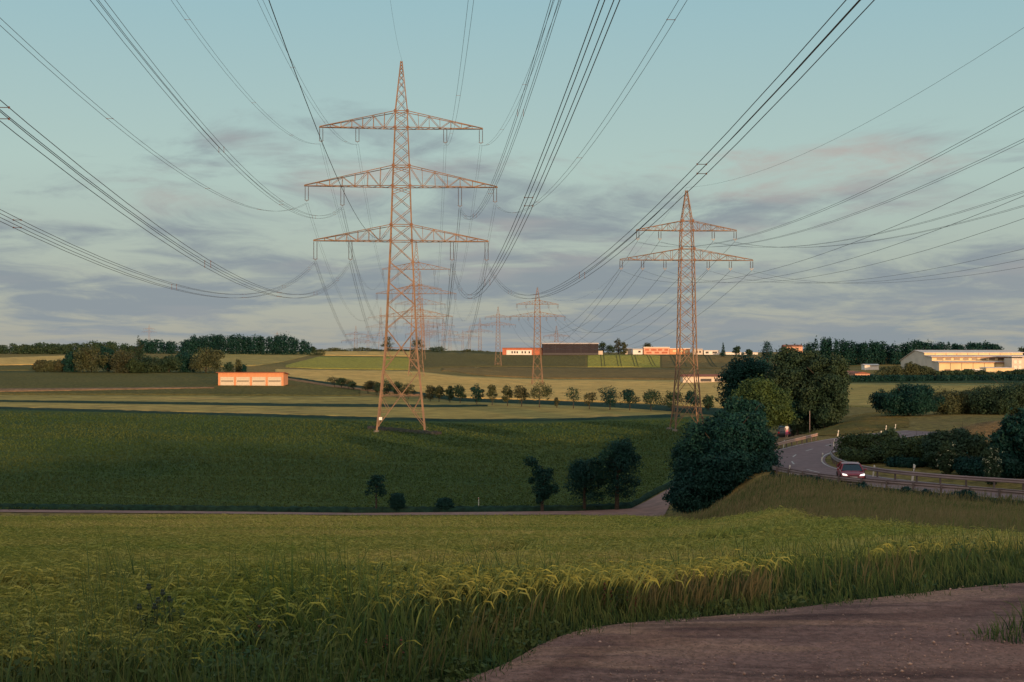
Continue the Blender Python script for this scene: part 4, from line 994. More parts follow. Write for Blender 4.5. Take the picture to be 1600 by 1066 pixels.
RAILD = [(1200,102),(1215,99),(1306,92),(1356,89.4),(1444,86.4),(1537,83.6),(1600,81.6),(1680,79)]
wood('rail_scrub', 'weeds and low scrub growing under the left end of the near guard rail', 'shade', [(1208,737),(1235,741),(1262,742),(1290,750),(1300,750),(1312,757),(1335,755),(1352,752),(1362,760)], RAILD, .09, 4200, 8, 1, 4)
wood('rail_scrub', 'weeds and low scrub under the right end of the near guard rail', 'shade', [(1372,766),(1400,766),(1418,758),(1430,772),(1443,760),(1452,770),(1474,774),(1496,768),(1514,764),(1528,776),(1560,783),(1590,780),(1640,784)], RAILD, .08, 4200, 8, 1, 4)
# ------------------------------------------------------------------ lattice pylons
m_steel = simple('rust_tinted_steel', (.225,.135,.082), .65, .0, .35, .35, (.140,.092,.064), .3)
m_joint = simple('gusset_steel', (.20,.10,.062), .7, 0, .3, 1.0)
m_ins = simple('insulator_glass', (.085,.055,.05), .35, 0, .3, 5, spec=.5)
m_conc = simple('concrete_footing', (.16,.145,.12), .9, 0, .25, 3)
m_white = simple('white_enamel', (.78,.76,.72), .5, 0, .08, 3)
m_wire = simple('conductor', (.075,.065,.072), .6, .0, .2, .4)
m_spacer = simple('spacer_alloy', (.16,.085,.07), .6, 0, .2, 3)

def prof(table, z):
    return float(np.interp(z, [p[0] for p in table], [p[1] for p in table]))

def body_bars(m, tb, levels, leg, brace, gus, legs=True):
    zt = levels[-1]
    for sx in (-1, 1):
        for sy in (-1, 1):
            zz = [levels[0]-1.2]+[p[0] for p in tb if levels[0] < p[0] < zt]+[zt]
            for a, b in zip(zz[:-1], zz[1:]):
                wa, wb = prof(tb, a), prof(tb, b); ta = leg*(1-.55*a/zt); tb_ = leg*(1-.55*b/zt)
                m.bar((sx*wa,sy*wa,a), (sx*wb,sy*wb,b), ta, tb_)
    for a, b in zip(levels[:-1], levels[1:]):
        wa, wb = prof(tb, a), prof(tb, b); t = brace*(1.25-.5*a/zt)
        for k in range(4):
            rot = [(1,0,0,1),(0,-1,1,0),(-1,0,0,-1),(0,1,-1,0)][k]
            def T(x, y, z): return (rot[0]*x+rot[1]*y, rot[2]*x+rot[3]*y, z)
            m.bar(T(-wa,-wa,a), T(wb,-wb,b), t); m.bar(T(wa,-wa,a), T(-wb,-wb,b), t)
            if b-a > 5:      # long lower panels: tie beam and secondary struts
                mz = a+(b-a)*wa/(wa+wb); mw = prof(tb, mz)
                m.bar(T(-mw,-mw,mz), T(mw,-mw,mz), t)
                for s in (-1, 1):
                    q = prof(tb, a+(mz-a)*.5); m.bar(T(s*q,-q,a+(mz-a)*.5), T(s*wa*.5,-wa+(wa-mw)*.5,a+(mz-a)*.5), t*.7)
                    m.bar(T(s*mw,-mw,mz), T(s*wa*.5,-wa+(wa-mw)*.5,a+(mz-a)*.5), t*.7)

def arm_bars(m, tb, zl, zu, L, thick, npan=6):
    w0, wu = prof(tb, zl), prof(tb, zu)
    for s in (-1, 1):
        def lo(t, sy): return np.array([s*(w0+(L-w0)*t), sy*w0*(1-.86*t), zl])
        def up(t, sy): return np.array([s*(wu+(L-wu)*t), sy*wu*(1-.86*t), zu+(zl+.14-zu)*t])
        for sy in (-1, 1):
            m.bar(lo(0,sy), lo(1,sy), thick); m.bar(up(0,sy), up(1,sy), thick*.9)
            ts = np.linspace(0, .86, npan+1)
            for i, t in enumerate(ts):
                if i: m.bar(lo(t,sy), up(t,sy), thick*.6)
                if i < npan:
                    a, b = ((lo, up) if i % 2 else (up, lo)); m.bar(a(t,sy), b(ts[i+1],sy), thick*.6)
        ts = np.linspace(0, .92, npan*2+1)
        for i in range(len(ts)-1):
            sg = 1 if i % 2 else -1; m.bar(lo(ts[i],sg), lo(ts[i+1],-sg), thick*.5)
        for t in (.14, .43, .72): m.bar(up(t,-1), up(t,1), thick*.5)
        m.bar((s*L,-w0*.16,zl), (s*L,w0*.16,zl), thick*1.1)
    m.bar((-w0,-w0,zl), (w0,-w0,zl), thick); m.bar((-w0,w0,zl), (w0,w0,zl), thick)
    m.bar((-wu,-wu,zu), (wu,-wu,zu), thick); m.bar((-wu,wu,zu), (wu,wu,zu), thick)

def insulator(x, z, L, parent, gap, rib):
    m = MB()
    for s in (-1, 1):
        xx = x+s*gap/2; pr = [(.03,0),(.03,-.15)]; nseg = max(8, int(L/.16))
        for k in range(nseg):
            zz = -.18-(L-.42)*k/nseg; pr += [(.035,zz),(rib,zz-.05),(.04,zz-.09)]
        pr += [(.03,-L+.1),(.03,-L)]
        m.lathe([(r, h) for r, h in pr], 6, 'z', (xx, 0, z)); m.bar((xx-.16,0,z-L+.12), (xx+.16,0,z-L+.12), .05)
    m.bar((x-gap/2,0,z-L), (x+gap/2,0,z-L), .08); m.bar((x,0,z-L), (x,0,z-L-.25), .07)
    m.build('insulator', m_ins, parent)

TALL = dict(tb=[(0,4.2),(14.3,2.75),(33.2,1.86),(42.8,1.55),(53.1,1.13),(56.2,1.05),(65.5,.07)], apex=65.5, leg=.32, brace=.095, arm=.13,
            arms=[(33.2,36.0,15.3,(8.9,15.0),(3.2,3.2)), (42.8,46.4,16.9,(10.3,16.5),(3.3,2.5)), (53.1,56.0,14.3,(7.7,14.0),(2.4,2.4))], gap=.56)
LOW = dict(tb=[(0,2.6),(3.5,2.1),(12.6,1.5),(29.8,1.18),(35,1.0),(36.7,.9),(42.7,.06)], apex=42.7, leg=.22, brace=.075, arm=.105,
           arms=[(29.8,31.8,11.8,(3.85,7.8,11.6),(1.5,1.5,1.5)), (35.0,36.7,8.9,(4.75,8.65),(1.5,1.5))], gap=.42)

def levels_for(S):
    tb = S['tb']; z = .6; out = [z]
    marks = sorted([a[0] for a in S['arms']]+[a[1] for a in S['arms']]); first = True
    z_ends = marks+[S['apex']-.6]
    for e in z_ends:
        while True:
            w = prof(tb, z); h = 2*w*(1.18 if z < marks[0]*.42 else (.82 if z < marks[-1] else 1.05))
            if z+h*1.35 >= e: out.append(e); z = e; break
            z += h; out.append(z)
    return out

def build_pylon(S, name, label, group, loc, yaw):
    t = thing(name, label, 'pylon', loc, yaw, group)
    m = MB(); body_bars(m, S['tb'], levels_for(S), S['leg'], S['brace'], None); m.build('lattice_mast', m_steel, t)
    for zl, zu, L, pos, ln in S['arms']:
        m = MB(); arm_bars(m, S['tb'], zl, zu, L, S['arm']); m.build('cross_arm', m_steel, t)
        for z in (zl, zu):
            w_ = prof(S['tb'], z)
            for sx in (-1, 1):
                MB().box(sx*w_-.24, sx*w_+.24, -w_-.17, -w_-.02, z-.22, z+.22).build('joint_plate', m_joint, t)
        for x, l in zip(pos, ln):
            for s in (-1, 1): insulator(s*x, zl-.05, l, t, S['gap'], .085)
    for sx in (-1, 1):
        for sy in (-1, 1):
            w_ = S['tb'][0][1]; MB().lathe([(.55,-1.5),(.55,.05),(.42,.25)], 10, 'z', (sx*w_, sy*w_, 0)).build('footing', m_conc, t)
    return t

SPAN = 315.0
DA, DB = -.0665, -.0635
YA, YB = math.atan(.0665), math.atan(.0635)
def posA(i): d = 225+SPAN*i; return (-19.46+DA*SPAN*i, d)
def posB(i): d = 225+SPAN*i; return (30.7+DB*SPAN*i, d)
TOPA = [38.8, 33.5, 40.0, 33.0, 35.0, 36.0]         # height of the top arm above the camera's eye
TOPB = [20.75, 18.7, 21.0, 21.0, 19.0, 19.5]
LA = ['big three armed lattice pylon, the nearest and largest of all', 'second big three armed pylon, right behind the nearest one',
      'third three armed pylon in line behind the nearest big one', 'fourth three armed pylon in line, small behind the nearest big one',
      'fifth three armed pylon in the line behind the nearest big one', 'farthest three armed pylon of the line behind the big one']
LB = ['two armed lattice pylon on the right beside the dark broad tree', 'second two armed pylon, in front of the far white and red building',
      'third two armed pylon, standing left of the white and red building', 'fourth two armed pylon on the crest between the two pylon lines',
      'fifth two armed pylon, small on the crest', 'sixth and smallest two armed pylon of the right hand line']
pyl = {}
tallroot = build_pylon(TALL, 'lattice_pylon', LA[0], 'three armed pylons of the main line', (*posA(0), TOPA[0]-53.1), YA)
s_ = MB(); s_.box(-3.75,-3.2,-4.12,-4.06,2.0,2.5); s_.build('warning_sign', m_white, tallroot)
lowroot = build_pylon(LOW, 'lattice_pylon', LB[0], 'two armed pylons of the right hand line', (*posB(0), TOPB[0]-35), YB)
for i in range(1, 6):
    c = copy_tree(tallroot); c.location = (*posA(i), TOPA[i]-53.1); c['label'] = LA[i]
    for ch in list(c.children):
        if ch.name.startswith('warning_sign'): bpy.data.objects.remove(ch)
    c = copy_tree(lowroot); c.location = (*posB(i), TOPB[i]-35); c['label'] = LB[i]
# pylons of other lines far beyond the crest
def far(root, x, d, yarm, wpx, yaw, lab, grp, armz, half):
    s = wpx*d/F/2/half; c = copy_tree(root); c.scale = (s,s,s); c.rotation_euler[2] = yaw
    c.location = ((x-CX)/F*d, d, (HY-yarm)*d/F-armz*s); c['label'] = lab; c['group'] = grp
    for ch in list(c.children):
        if ch.name.startswith('warning_sign'): bpy.data.objects.remove(ch)
gF = 'distant pylons on the skyline'
far(tallroot, 595, 1500, 497, 40, .1, 'distant three armed pylon left beside the legs of the big one', gF, 53.1, 14.3)
far(lowroot, 556, 1350, 523, 34, .1, 'distant two armed pylon, left of the big pylon over the hedge', gF, 35, 8.9)
far(lowroot, 575, 1700, 528, 26, .1, 'distant two armed pylon between two others left of the big pylon', gF, 35, 8.9)
far(lowroot, 233, 1700, 514, 17, .3, 'tiny distant pylon above the wood on the left', gF, 35, 8.9)
far(lowroot, 433, 1900, 522, 10, .3, 'tiny faint pylon peeping over the long dark wood', gF, 35, 8.9)
far(lowroot, 669, 1450, 511, 30, .05, 'distant pylon just right of the second big one, dark', gF, 35, 8.9)
far(lowroot, 693, 1400, 509, 34, .05, 'dark distant pylon right of the wide rounded tree', gF, 35, 8.9)
far(lowroot, 703, 1650, 524, 28, .05, 'pale distant pylon, rightmost behind the wide rounded tree', gF, 35, 8.9)
far(lowroot, 869.5, 1300, 525.5, 41, -.1, 'distant pylon rising behind the dark hall', gF, 35, 8.9)

# ------------------------------------------------------------------ conductors
def tube_mesh(paths, r):
    """thin three-sided tubes along many polylines, one mesh"""
    vs, fs, n0 = [], [], 0
    for P in paths:
        P = np.asarray(P, float); T = np.gradient(P, axis=0); T /= np.linalg.norm(T, axis=1)[:,None]
        a = np.cross(T, (0,0,1.)); a /= np.linalg.norm(a, axis=1)[:,None]; b = np.cross(a, T); n = len(P)
        V = np.stack([P+r*b, P-r*.5*b+r*.87*a, P-r*.5*b-r*.87*a], 1).reshape(-1, 3)
        i = np.arange(n-1)[:,None]*3+np.arange(3)[None,:]; j = np.arange(n-1)[:,None]*3+(np.arange(3)[None,:]+1)%3
        fs.append(np.stack([i, j, j+3, i+3], -1).reshape(-1, 4)+n0); vs.append(V); n0 += len(V)
    return np.vstack(vs), np.vstack(fs)

def hang(p, q, a, n=46):
    """parabola between two clamps; a = curvature"""
    p = np.array(p, float); q = np.array(q, float); t = np.linspace(0, 1, n); L = np.hypot(*(q-p)[:2])
    P = p+(q-p)*t[:,None]; P[:,2] -= a*L*L*t*(1-t); return P

def conductor(name, label, cat, group, p, q, a, sub, r=.021, spaced=True, s0=18.0):
    """sub = offsets (sideways, down) of the wires in the bundle"""
    Cn = hang(p, q, a); d = np.array(q)-np.array(p); sd = np.array([d[1], -d[0], 0]); sd /= np.linalg.norm(sd)
    if len(sub) == 1 and sub[0] == (0, 0):
        V, Fc = tube_mesh([Cn], r); o = link(name, np_mesh(name, V, Fc), m_wire); return tag(o, label, cat, group)
    t = thing(name, label, cat, (0,0,0), 0, group)
    for sx_, sz_ in sub:
        V, Fc = tube_mesh([Cn+sd*sx_-np.array([0,0,sz_])], r); link('wire', np_mesh('wire', V, Fc), m_wire, t)
    if spaced:
        seg = np.concatenate([[0], np.cumsum(np.linalg.norm(np.diff(Cn, axis=0), axis=1))])
        for s in np.arange(s0, seg[-1]-10, 38.0):
            c = np.array([np.interp(s, seg, Cn[:,k]) for k in range(3)]); m = MB(); pt = [c+sd*a_-np.array([0,0,b_]) for a_, b_ in sub]
            if len(sub) == 4:
                for i, j in (((0,3),(1,2)) if int(s/38) % 2 else ((0,1),(3,2))): m.bar(pt[i], pt[j], .022)
                for e in pt: m.bar(e-np.array([0,0,.035]), e+np.array([0,0,.035]), .045)
            else:
                m.bar(pt[0], pt[1], .022)
                for e in pt: m.bar(e-np.array([0,0,.03]), e+np.array([0,0,.03]), .042)
            m.build('spacer', m_spacer, t)
    return t
QUAD = [(-.18,.0),(.18,.0),(.18,.36),(-.18,.36)]; TWIN = [(-.2,.2),(.2,.2)]
CURV = .000697
def rotp(px_, y, yaw): return np.array([px_*math.cos(yaw), px_*math.sin(yaw), 0])+np.array([0,0,0])
sideA = lambda x: np.array([x*math.cos(YA), x*math.sin(YA), 0]); sideB = lambda x: np.array([x*math.cos(YB), x*math.sin(YB), 0])
RISE_A, RISE_B = 15.6, 28.5
endn = {True: 'left', False: 'right'}
arm_name = ['lowest', 'middle', 'top']
WG = 'conductors of the main pylon line'; WB = 'conductors of the right hand pylon line'
def armA(i, k, x, l):
    b = np.array([*posA(i), TOPA[i]-53.1]); zl = TALL['arms'][k][0]; return b+sideA(x)+np.array([0,0,zl-l-.3])
def armB(i, k, x, l):
    b = np.array([*posB(i), TOPB[i]-35]); zl = LOW['arms'][k][0]; return b+sideB(x)+np.array([0,0,zl-l-.3])
backA = np.array([-DA*SPAN, -SPAN, RISE_A]); backB = np.array([-DB*SPAN, -SPAN, RISE_B])
for k in range(3):
    zl, zu, Lh, pos, ln = TALL['arms'][k]
    for j, (x, l) in enumerate(zip(pos, ln)):
        for s in (-1, 1):
            side = 'left' if s < 0 else 'right'; where = ('outer' if j else 'inner')+' '+side
            quad = k == 0 or (k == 1 and j == 0)
            p = armA(0, k, s*x, l)
            conductor('conductor_bundle', f"{'four wire' if quad else 'twin wire'} bundle sweeping overhead from the {where} {arm_name[k]} arm of the big pylon", 'power line', WG, p, p+backA, CURV, QUAD if quad else TWIN, .0155, True, 12+7*((j+2*k+s) % 4))
            q = armA(1, k, s*x, l)
            conductor('conductor_bundle', f"wires receding from the {where} {arm_name[k]} arm of the big pylon", 'power line', WG, p, q, CURV*.8, QUAD if quad else TWIN, .017, False)
            q2 = armA(2, k, s*x, l)
            conductor('conductor_wire', f"faint wire between second and third big pylons at the {where} {arm_name[k]} arms", 'power line', WG, q, q2, CURV*.8, [(0,0)], .028)
ap = np.array([*posA(0), TOPA[0]-53.1+65.4]); aq = np.array([*posA(1), TOPA[1]-53.1+65.4])
conductor('earth_wire', 'thin earth wire running overhead from the tip of the big pylon', 'power line', WG, ap, ap+backA, CURV, [(0,0)], .013)
conductor('earth_wire', 'thin earth wire from the big pylon tip to the second pylon tip', 'power line', WG, ap, aq, CURV*.7, [(0,0)], .014)
fp = np.array([*posA(0), TOPA[0]-53.1+36.2])+sideA(-1.6)
conductor('fibre_cable', 'single thick dark cable dropping overhead to the mast at the lowest arm', 'power line', WG, fp, fp+backA, CURV, [(0,0)], .022)
for k in range(2):
    zl, zu, Lh, pos, ln = LOW['arms'][k]; nm = ['lower', 'upper'][k]
    for j, (x, l) in enumerate(zip(pos, ln)):
        for s in (-1, 1):
            side = 'left' if s < 0 else 'right'
            where = ((['inner','middle','outer'] if k == 0 else ['inner','outer'])[j])+' '+side
            p = armB(0, k, s*x, l)
            conductor('conductor_bundle' if k else 'conductor_wire', f"{'twin wires' if k else 'single wire'} rising right from the {where} {nm} arm of the right hand pylon", 'power line', WB, p, p+backB, CURV, TWIN if k else [(0,0)], .017, False)
            q = armB(1, k, s*x, l)
            conductor('conductor_wire', f"wire receding from the {where} {nm} arm of the right hand pylon", 'power line', WB, p, q, CURV*.75, [(0,0)], .03)
ap = np.array([*posB(0), TOPB[0]-35+42.6]); aq = np.array([*posB(1), TOPB[1]-35+42.6])
conductor('earth_wire', 'thin earth wire rising right from the right hand pylon tip', 'power line', WB, ap, ap+backB+np.array([0,0,0]), CURV*.93, [(0,0)], .015)
conductor('earth_wire', 'thin earth wire from the right hand pylon tip to the next pylon', 'power line', WB, ap, aq, CURV*.7, [(0,0)], .014)
# ------------------------------------------------------------------ buildings
m_wood = simple('orange_timber', (.66,.30,.15), .8, 0, .3, .9, (.56,.24,.12), .2, vs=(6,1,.4))
m_door = simple('cream_door', (.60,.53,.41), .7, 0, .1, 2)
m_roofred = simple('red_roof', (.27,.10,.065), .85, 0, .3, 1.5)
m_slit = simple('dark_glass', (.03,.03,.035), .25, 0, .3, 3, spec=.5)
m_pale = simple('pale_render', (.62,.53,.44), .85, 0, .12, .3)
m_cream2 = simple('cream_cladding', (.74,.57,.32), .7, 0, .14, .25, vs=(1,1,.3))
m_grey = simple('grey_sheet', (.62,.54,.46), .7, 0, .15, .2)
m_roofpale = simple('pale_metal_roof', (.58,.50,.46), .55, .1, .15, .2)
m_dark = simple('aubergine_cladding', (.028,.022,.030), .75, 0, .25, .2, vs=(3,1,.2))
m_white2 = simple('white_render', (.74,.70,.65), .85, 0, .1, .3)
m_red = simple('red_panel', (.46,.15,.085), .8, 0, .2, .4)
m_pink = simple('pink_render', (.66,.36,.25), .85, 0, .15, .3)
m_seam = simple('seam_dark', (.22,.15,.10), .8)
m_anth = simple('anthracite', (.07,.065,.07), .7)

def wx(x, d): return (x-CX)*d/F
def wz(y, d): return (HY-y)*d/F

# four bay timber garage in the green field
d = 400.0; X0, X1 = wx(341,d), wx(443,d); xc = (X0+X1)/2; zb = wz(603.2,d); zt = wz(583,d)
t = thing('garage', 'long timber garage with four cream doors, glowing in the low sun', 'garage', (xc, d, zb)); hw = (X1-X0)/2; H = zt-zb; Dp = 8.0
m = MB(); m.box(-hw, hw, .12, Dp, -1.2, H-.02); m.build('wall', m_wood, t)
m = MB(); m.prism([(-.75,H+.10),(-.75,H+.30),(Dp+.4,H-.45),(Dp+.4,H-.65)], 'x', -hw-.55, hw+.55); m.build('roof', m_roofred, t)
m = MB(); m.prism([(.11,H-.02),(Dp,H-.55),(Dp,H-.6),(.11,H-.6)], 'x', -hw, hw)
nd = 4; pw = .62; bay = (2*hw-pw)/nd
for k in range(nd+1):
    px = -hw+pw/2+k*bay; MB().box(px-pw/2, px+pw/2, -.06, .118, -1.0, H*.70).build('post', m_wood, t)
MB().box(-hw, hw, -.07, .117, H*.70+.003, H+.08).build('fascia', m_wood, t)
for k in range(nd):
    a = -hw+pw+k*bay; b = a+bay-pw
    dr = MB().box(a+.04, b-.04, .02, .116, .02, H*.70-.02).build('garage_door', m_door, t)
    MB().box(a+.30, b-.30, -.005, .019, H*.345, H*.345+.24).build('window_slit', m_slit, dr)
    sm = MB()
    for q in range(1, 5): sm.box(a+.06, b-.06, .014, .0195, H*.7*q/5-.015, H*.7*q/5+.015)
    sm.build('panel_seam', m_seam, dr)

m_pane = simple('dull_pane', (.20,.14,.09), .4, 0, .2, .5)
# big stepped warehouse on the right
zb = -12.0
t = thing('warehouse', 'large stepped warehouse on the right, long front golden in the sun', 'warehouse', (196.8, 590, -11.0)); XE = 47.0
P = [(0,-3),(0,4.7),(10,5.1),(10,7.1),(21,7.75),(21,9.0),(35,10.15),(48,7.6),(58,5.0),(58,-3)]
m = MB(); m.prism(P, 'x', 0, XE); m.build('wall', m_grey, t)
m = MB()
def roofp(a, b, th=.22, ov=.6):
    (p, q), (r, s_) = a, b; m.prism([(p-ov,q+.01-.02*ov),(p-ov,q+th),(r,s_+th),(r,s_+.01)], 'x', -.5, XE+.5)
roofp((0,4.7),(9.99,5.1)); roofp((10,7.1),(20.99,7.75)); roofp((21,9.0),(35,10.15)); m.build('roof', m_roofpale, t)
m = MB(); m.prism([(35.01,10.16),(35.01,10.38),(58.6,5.1),(58.6,4.9)], 'x', -.5, XE+.5); m.build('rear_roof', m_roofpale, t)
for nm, y, z0, z1, xe in (('lower_front', 0, -3, 4.55, XE), ('middle_front', 10, 5.35, 6.95, XE-.5), ('upper_front', 21, 8.0, 8.85, XE-.5)):
    f = MB().box(0, xe, y-.10, y-.004, z0, z1).build(nm, m_cream2, t); s_ = MB()
    for q in range(1, 9): s_.box(q*xe/9-.10, q*xe/9+.10, y-.15, y-.101, z0+.05, z1-.05)
    s_.build('panel_seam', m_seam, f)
    if nm == 'middle_front':
        for q in range(8): MB().box(2.2+q*4.1, 4.9+q*4.1, y-.16, y-.102, z0+.35, z1-.30).build('window', m_pane, t)
    if nm == 'lower_front':
        for q in range(7): MB().box(2.5+q*4.5, 5.2+q*4.5, y-.16, y-.102, .5, 1.5).build('window', m_seam, t)
MB().box(-.01, XE, -.75, -.62, 4.40, 4.75).build('gutter', m_roofred, t); MB().box(-.01, XE-.6, 9.3, 9.42, 6.85, 7.15).build('gutter', m_roofred, t)
MB().box(-.12, -.01, 8, 11.2, -1, 3.0).build('gable_door', m_pale, t)
t = thing('stair_tower', 'pale square building with grey stair tower right of the warehouse front', 'building', (226.5, 580, -11))
MB().box(0, 5.2, 0, 9, -3, 6.7).build('wall', m_grey, t); MB().box(5.21, 30, 1, 18, -3, 7.2).build('office_block', m_pale, t)
MB().box(-.2, 30.3, -.25, 18.4, 7.22, 7.5).build('roof', m_roofpale, t)
for r_ in range(3):
    for c_ in range(2): MB().box(.9+c_*2.1, 2.2+c_*2.1, -.06, -.004, -.6+r_*2.4, .9+r_*2.4).build('window', m_slit, t)
for c_ in range(5): MB().box(7+c_*4.4, 9.6+c_*4.4, .93, .996, 3.2, 4.8).build('window', m_cream2, t)
d = 560.0; t = thing('loading_hall', 'low yellow sunlit annexe before the warehouse front', 'building', (wx(1541,d), d, -11.2))
MB().box(0, 12, 0, 8, -2, wz(575.5,d)+11.2).build('wall', m_cream2, t); MB().prism([(-.3,wz(575.5,d)+11.21),(-.3,wz(574.8,d)+11.2),(8.3,wz(574.8,d)+11.4),(8.3,wz(575.5,d)+11.4)], 'x', -.3, 12.3).build('roof', m_roofpale, t)
MB().box(-6.2, -.01, 2, 8, -2, wz(577,d)+11.2).build('side_wing', m_white2, t)

# dark hall on the crest
d = 1000.0
t = thing('dark_hall', 'long windowless dark purple hall on the crest with a pale roof edge', 'hall', (wx(891.5,d), d, wz(553.5,d)))
hw = 43.5/2; H = wz(537.5,d)-wz(553.5,d)
MB().box(-hw, hw, 0, 26, -3, H).build('wall', m_dark, t); MB().prism([(-.8,H+.01),(-.8,H+.35),(13,H+1.5),(26.5,H+.35),(26.5,H+.01)], 'x', -hw-.5, hw+.5).build('roof', m_roofpale, t)
for q in (-.55, .37): MB().box(hw*q-.12, hw*q+.12, -.12, -.004, 0, H-.1).build('downpipe', m_anth, t)
MB().box(-hw, hw, -.08, -.003, -.6, .9).build('plinth', m_anth, t)
MB().box(hw+.02, hw+3.6, 3, 9, -2, 2.6).build('side_door_block', m_pale, t)

def low_house(name, label, x0, x1, ytop, ybot, d, wall, roofm=None, roof_h=.6, wins=None, dep=9, cat='building', winm=None, rooftype='flat'):
    X0, X1 = wx(x0,d), wx(x1,d); zb_, zt_ = wz(ybot,d), wz(ytop,d); t = thing(name, label, cat, ((X0+X1)/2, d, zb_)); hw = (X1-X0)/2; H = zt_-zb_
    MB().box(-hw, hw, 0, dep, -3.5, H).build('wall', wall, t)
    if roofm is not None:
        if rooftype == 'flat': MB().box(-hw-.3, hw+.3, -.35, dep+.3, H+.004, H+roof_h).build('roof', roofm, t)
        elif rooftype == 'ridge': MB().prism([(-.5,H-.05),(dep/2,H+roof_h),(dep+.5,H-.05)], 'x', -hw-.4, hw+.4).build('roof', roofm, t)
        else: MB().prism([(-hw-.5,H-.05),(0,H+roof_h),(hw+.5,H-.05)], 'y', -.5, dep+.5).build('roof', roofm, t)
    for (a, b, c, e_) in (wins or []):
        MB().box(-hw+2*hw*a, -hw+2*hw*b, -.07, -.004, H*c, H*e_).build('window', winm or m_slit, t)
    return t
t = low_house('school_building', 'low building with white and red front, left of the dark hall', 785, 848, 544.5, 553.3, 1005, m_red, m_roofred, .55, None, 14)
hw = (wx(848,1005)-wx(785,1005))/2; MB().box(-hw*.80, hw*.45, -.5, -.004, -3, 3.0).build('white_front', m_white2, t)
for a in (-.55,-.42,-.30,-.05,.10,.30): MB().box(hw*a, hw*(a+.07), -.57, -.504, .5, 2.2).build('window', m_slit, t)
low_house('apartment_house', 'long pink and orange building on the crest left of the right hand pylon', 1006, 1046, 543.2, 553.5, 1010, m_pink, m_white2, .5, [(.05,.2,.52,.8),(.28,.5,.5,.8),(.55,.72,.52,.8),(.8,.95,.5,.8),(.1,.3,.1,.36),(.42,.6,.1,.36),(.7,.92,.1,.36)], 12, winm=m_red)
low_house('apartment_house', 'orange and yellow end block attached right of the pink building', 1046.5, 1078, 545, 553.5, 1012, m_wood, m_white2, .4, [(.15,.35,.4,.75),(.5,.65,.4,.75),(.75,.92,.2,.7)], 12, winm=m_cream2)
low_house('small_house', 'small white house at the left end of the pink building', 989, 1004, 546, 553.3, 1008, m_white2, m_grey, .8, [(.55,.8,.3,.7)], 8, rooftype='ridge')
low_house('small_house', 'little grey house between the dark trees and the white house', 977, 987, 545.5, 553.5, 1016, m_grey, m_roofpale, .9, None, 8, rooftype='ridge')
low_house('small_house', 'white house just right of the right hand pylon mast', 1084, 1098, 546, 554, 1000, m_pale, m_roofpale, 1.0, [(.2,.45,.3,.7),(.6,.8,.3,.7)], 8, rooftype='ridge')
low_house('small_house', 'pair of pale flat roofed blocks farther right of the right hand pylon', 1100, 1124, 548, 555, 1000, m_white2, m_grey, .3, [(.1,.3,.35,.8),(.55,.85,.35,.8)], 9)
low_house('long_shed', 'long white shed on the crest above the dark trees', 1131, 1158, 551, 553.8, 1000, m_white2, m_roofpale, .4, None, 9)
low_house('long_shed', 'short white shed left of the dark cone shaped tree', 1163, 1184, 551.5, 553.8, 1000, m_white2, m_grey, .4, [(.1,.4,.2,.7)], 8)
low_house('brick_house', 'orange lit house peeping over the top of the roadside clump', 1226, 1254, 541.5, 552, 720, m_pink, m_roofred, 1.0, [(.1,.22,.4,.8),(.4,.55,.4,.8)], 8, rooftype='ridge')
low_house('farm_shed', 'low shed with red roof and dark openings behind the right hand pylon', 1067, 1134, 588.5, 597.5, 555, m_pale, m_roofred, .9, [(.41,.665,.12,.62),(.74,.98,.12,.62)], 8, rooftype='ridge')
low_house('glasshouse', 'small white tilted glasshouse in the grass left of the warehouse', 1351, 1373, 570.5, 573.5, 640, m_white2, m_roofpale, .5, [(.15,.85,.2,.7)], 6, rooftype='ridge', winm=m_grey)
low_house('bungalow', 'bungalow with dark red roof and orange gable behind the tall hedge', 1336, 1359, 584, 588, 500, m_pink, m_roofred, .75, None, 9, rooftype='gable')
low_house('bungalow', 'reddish roofed shed left of the orange gabled bungalow', 1322, 1338, 581.5, 588, 512, m_grey, m_roofred, .4, None, 9, rooftype='ridge')

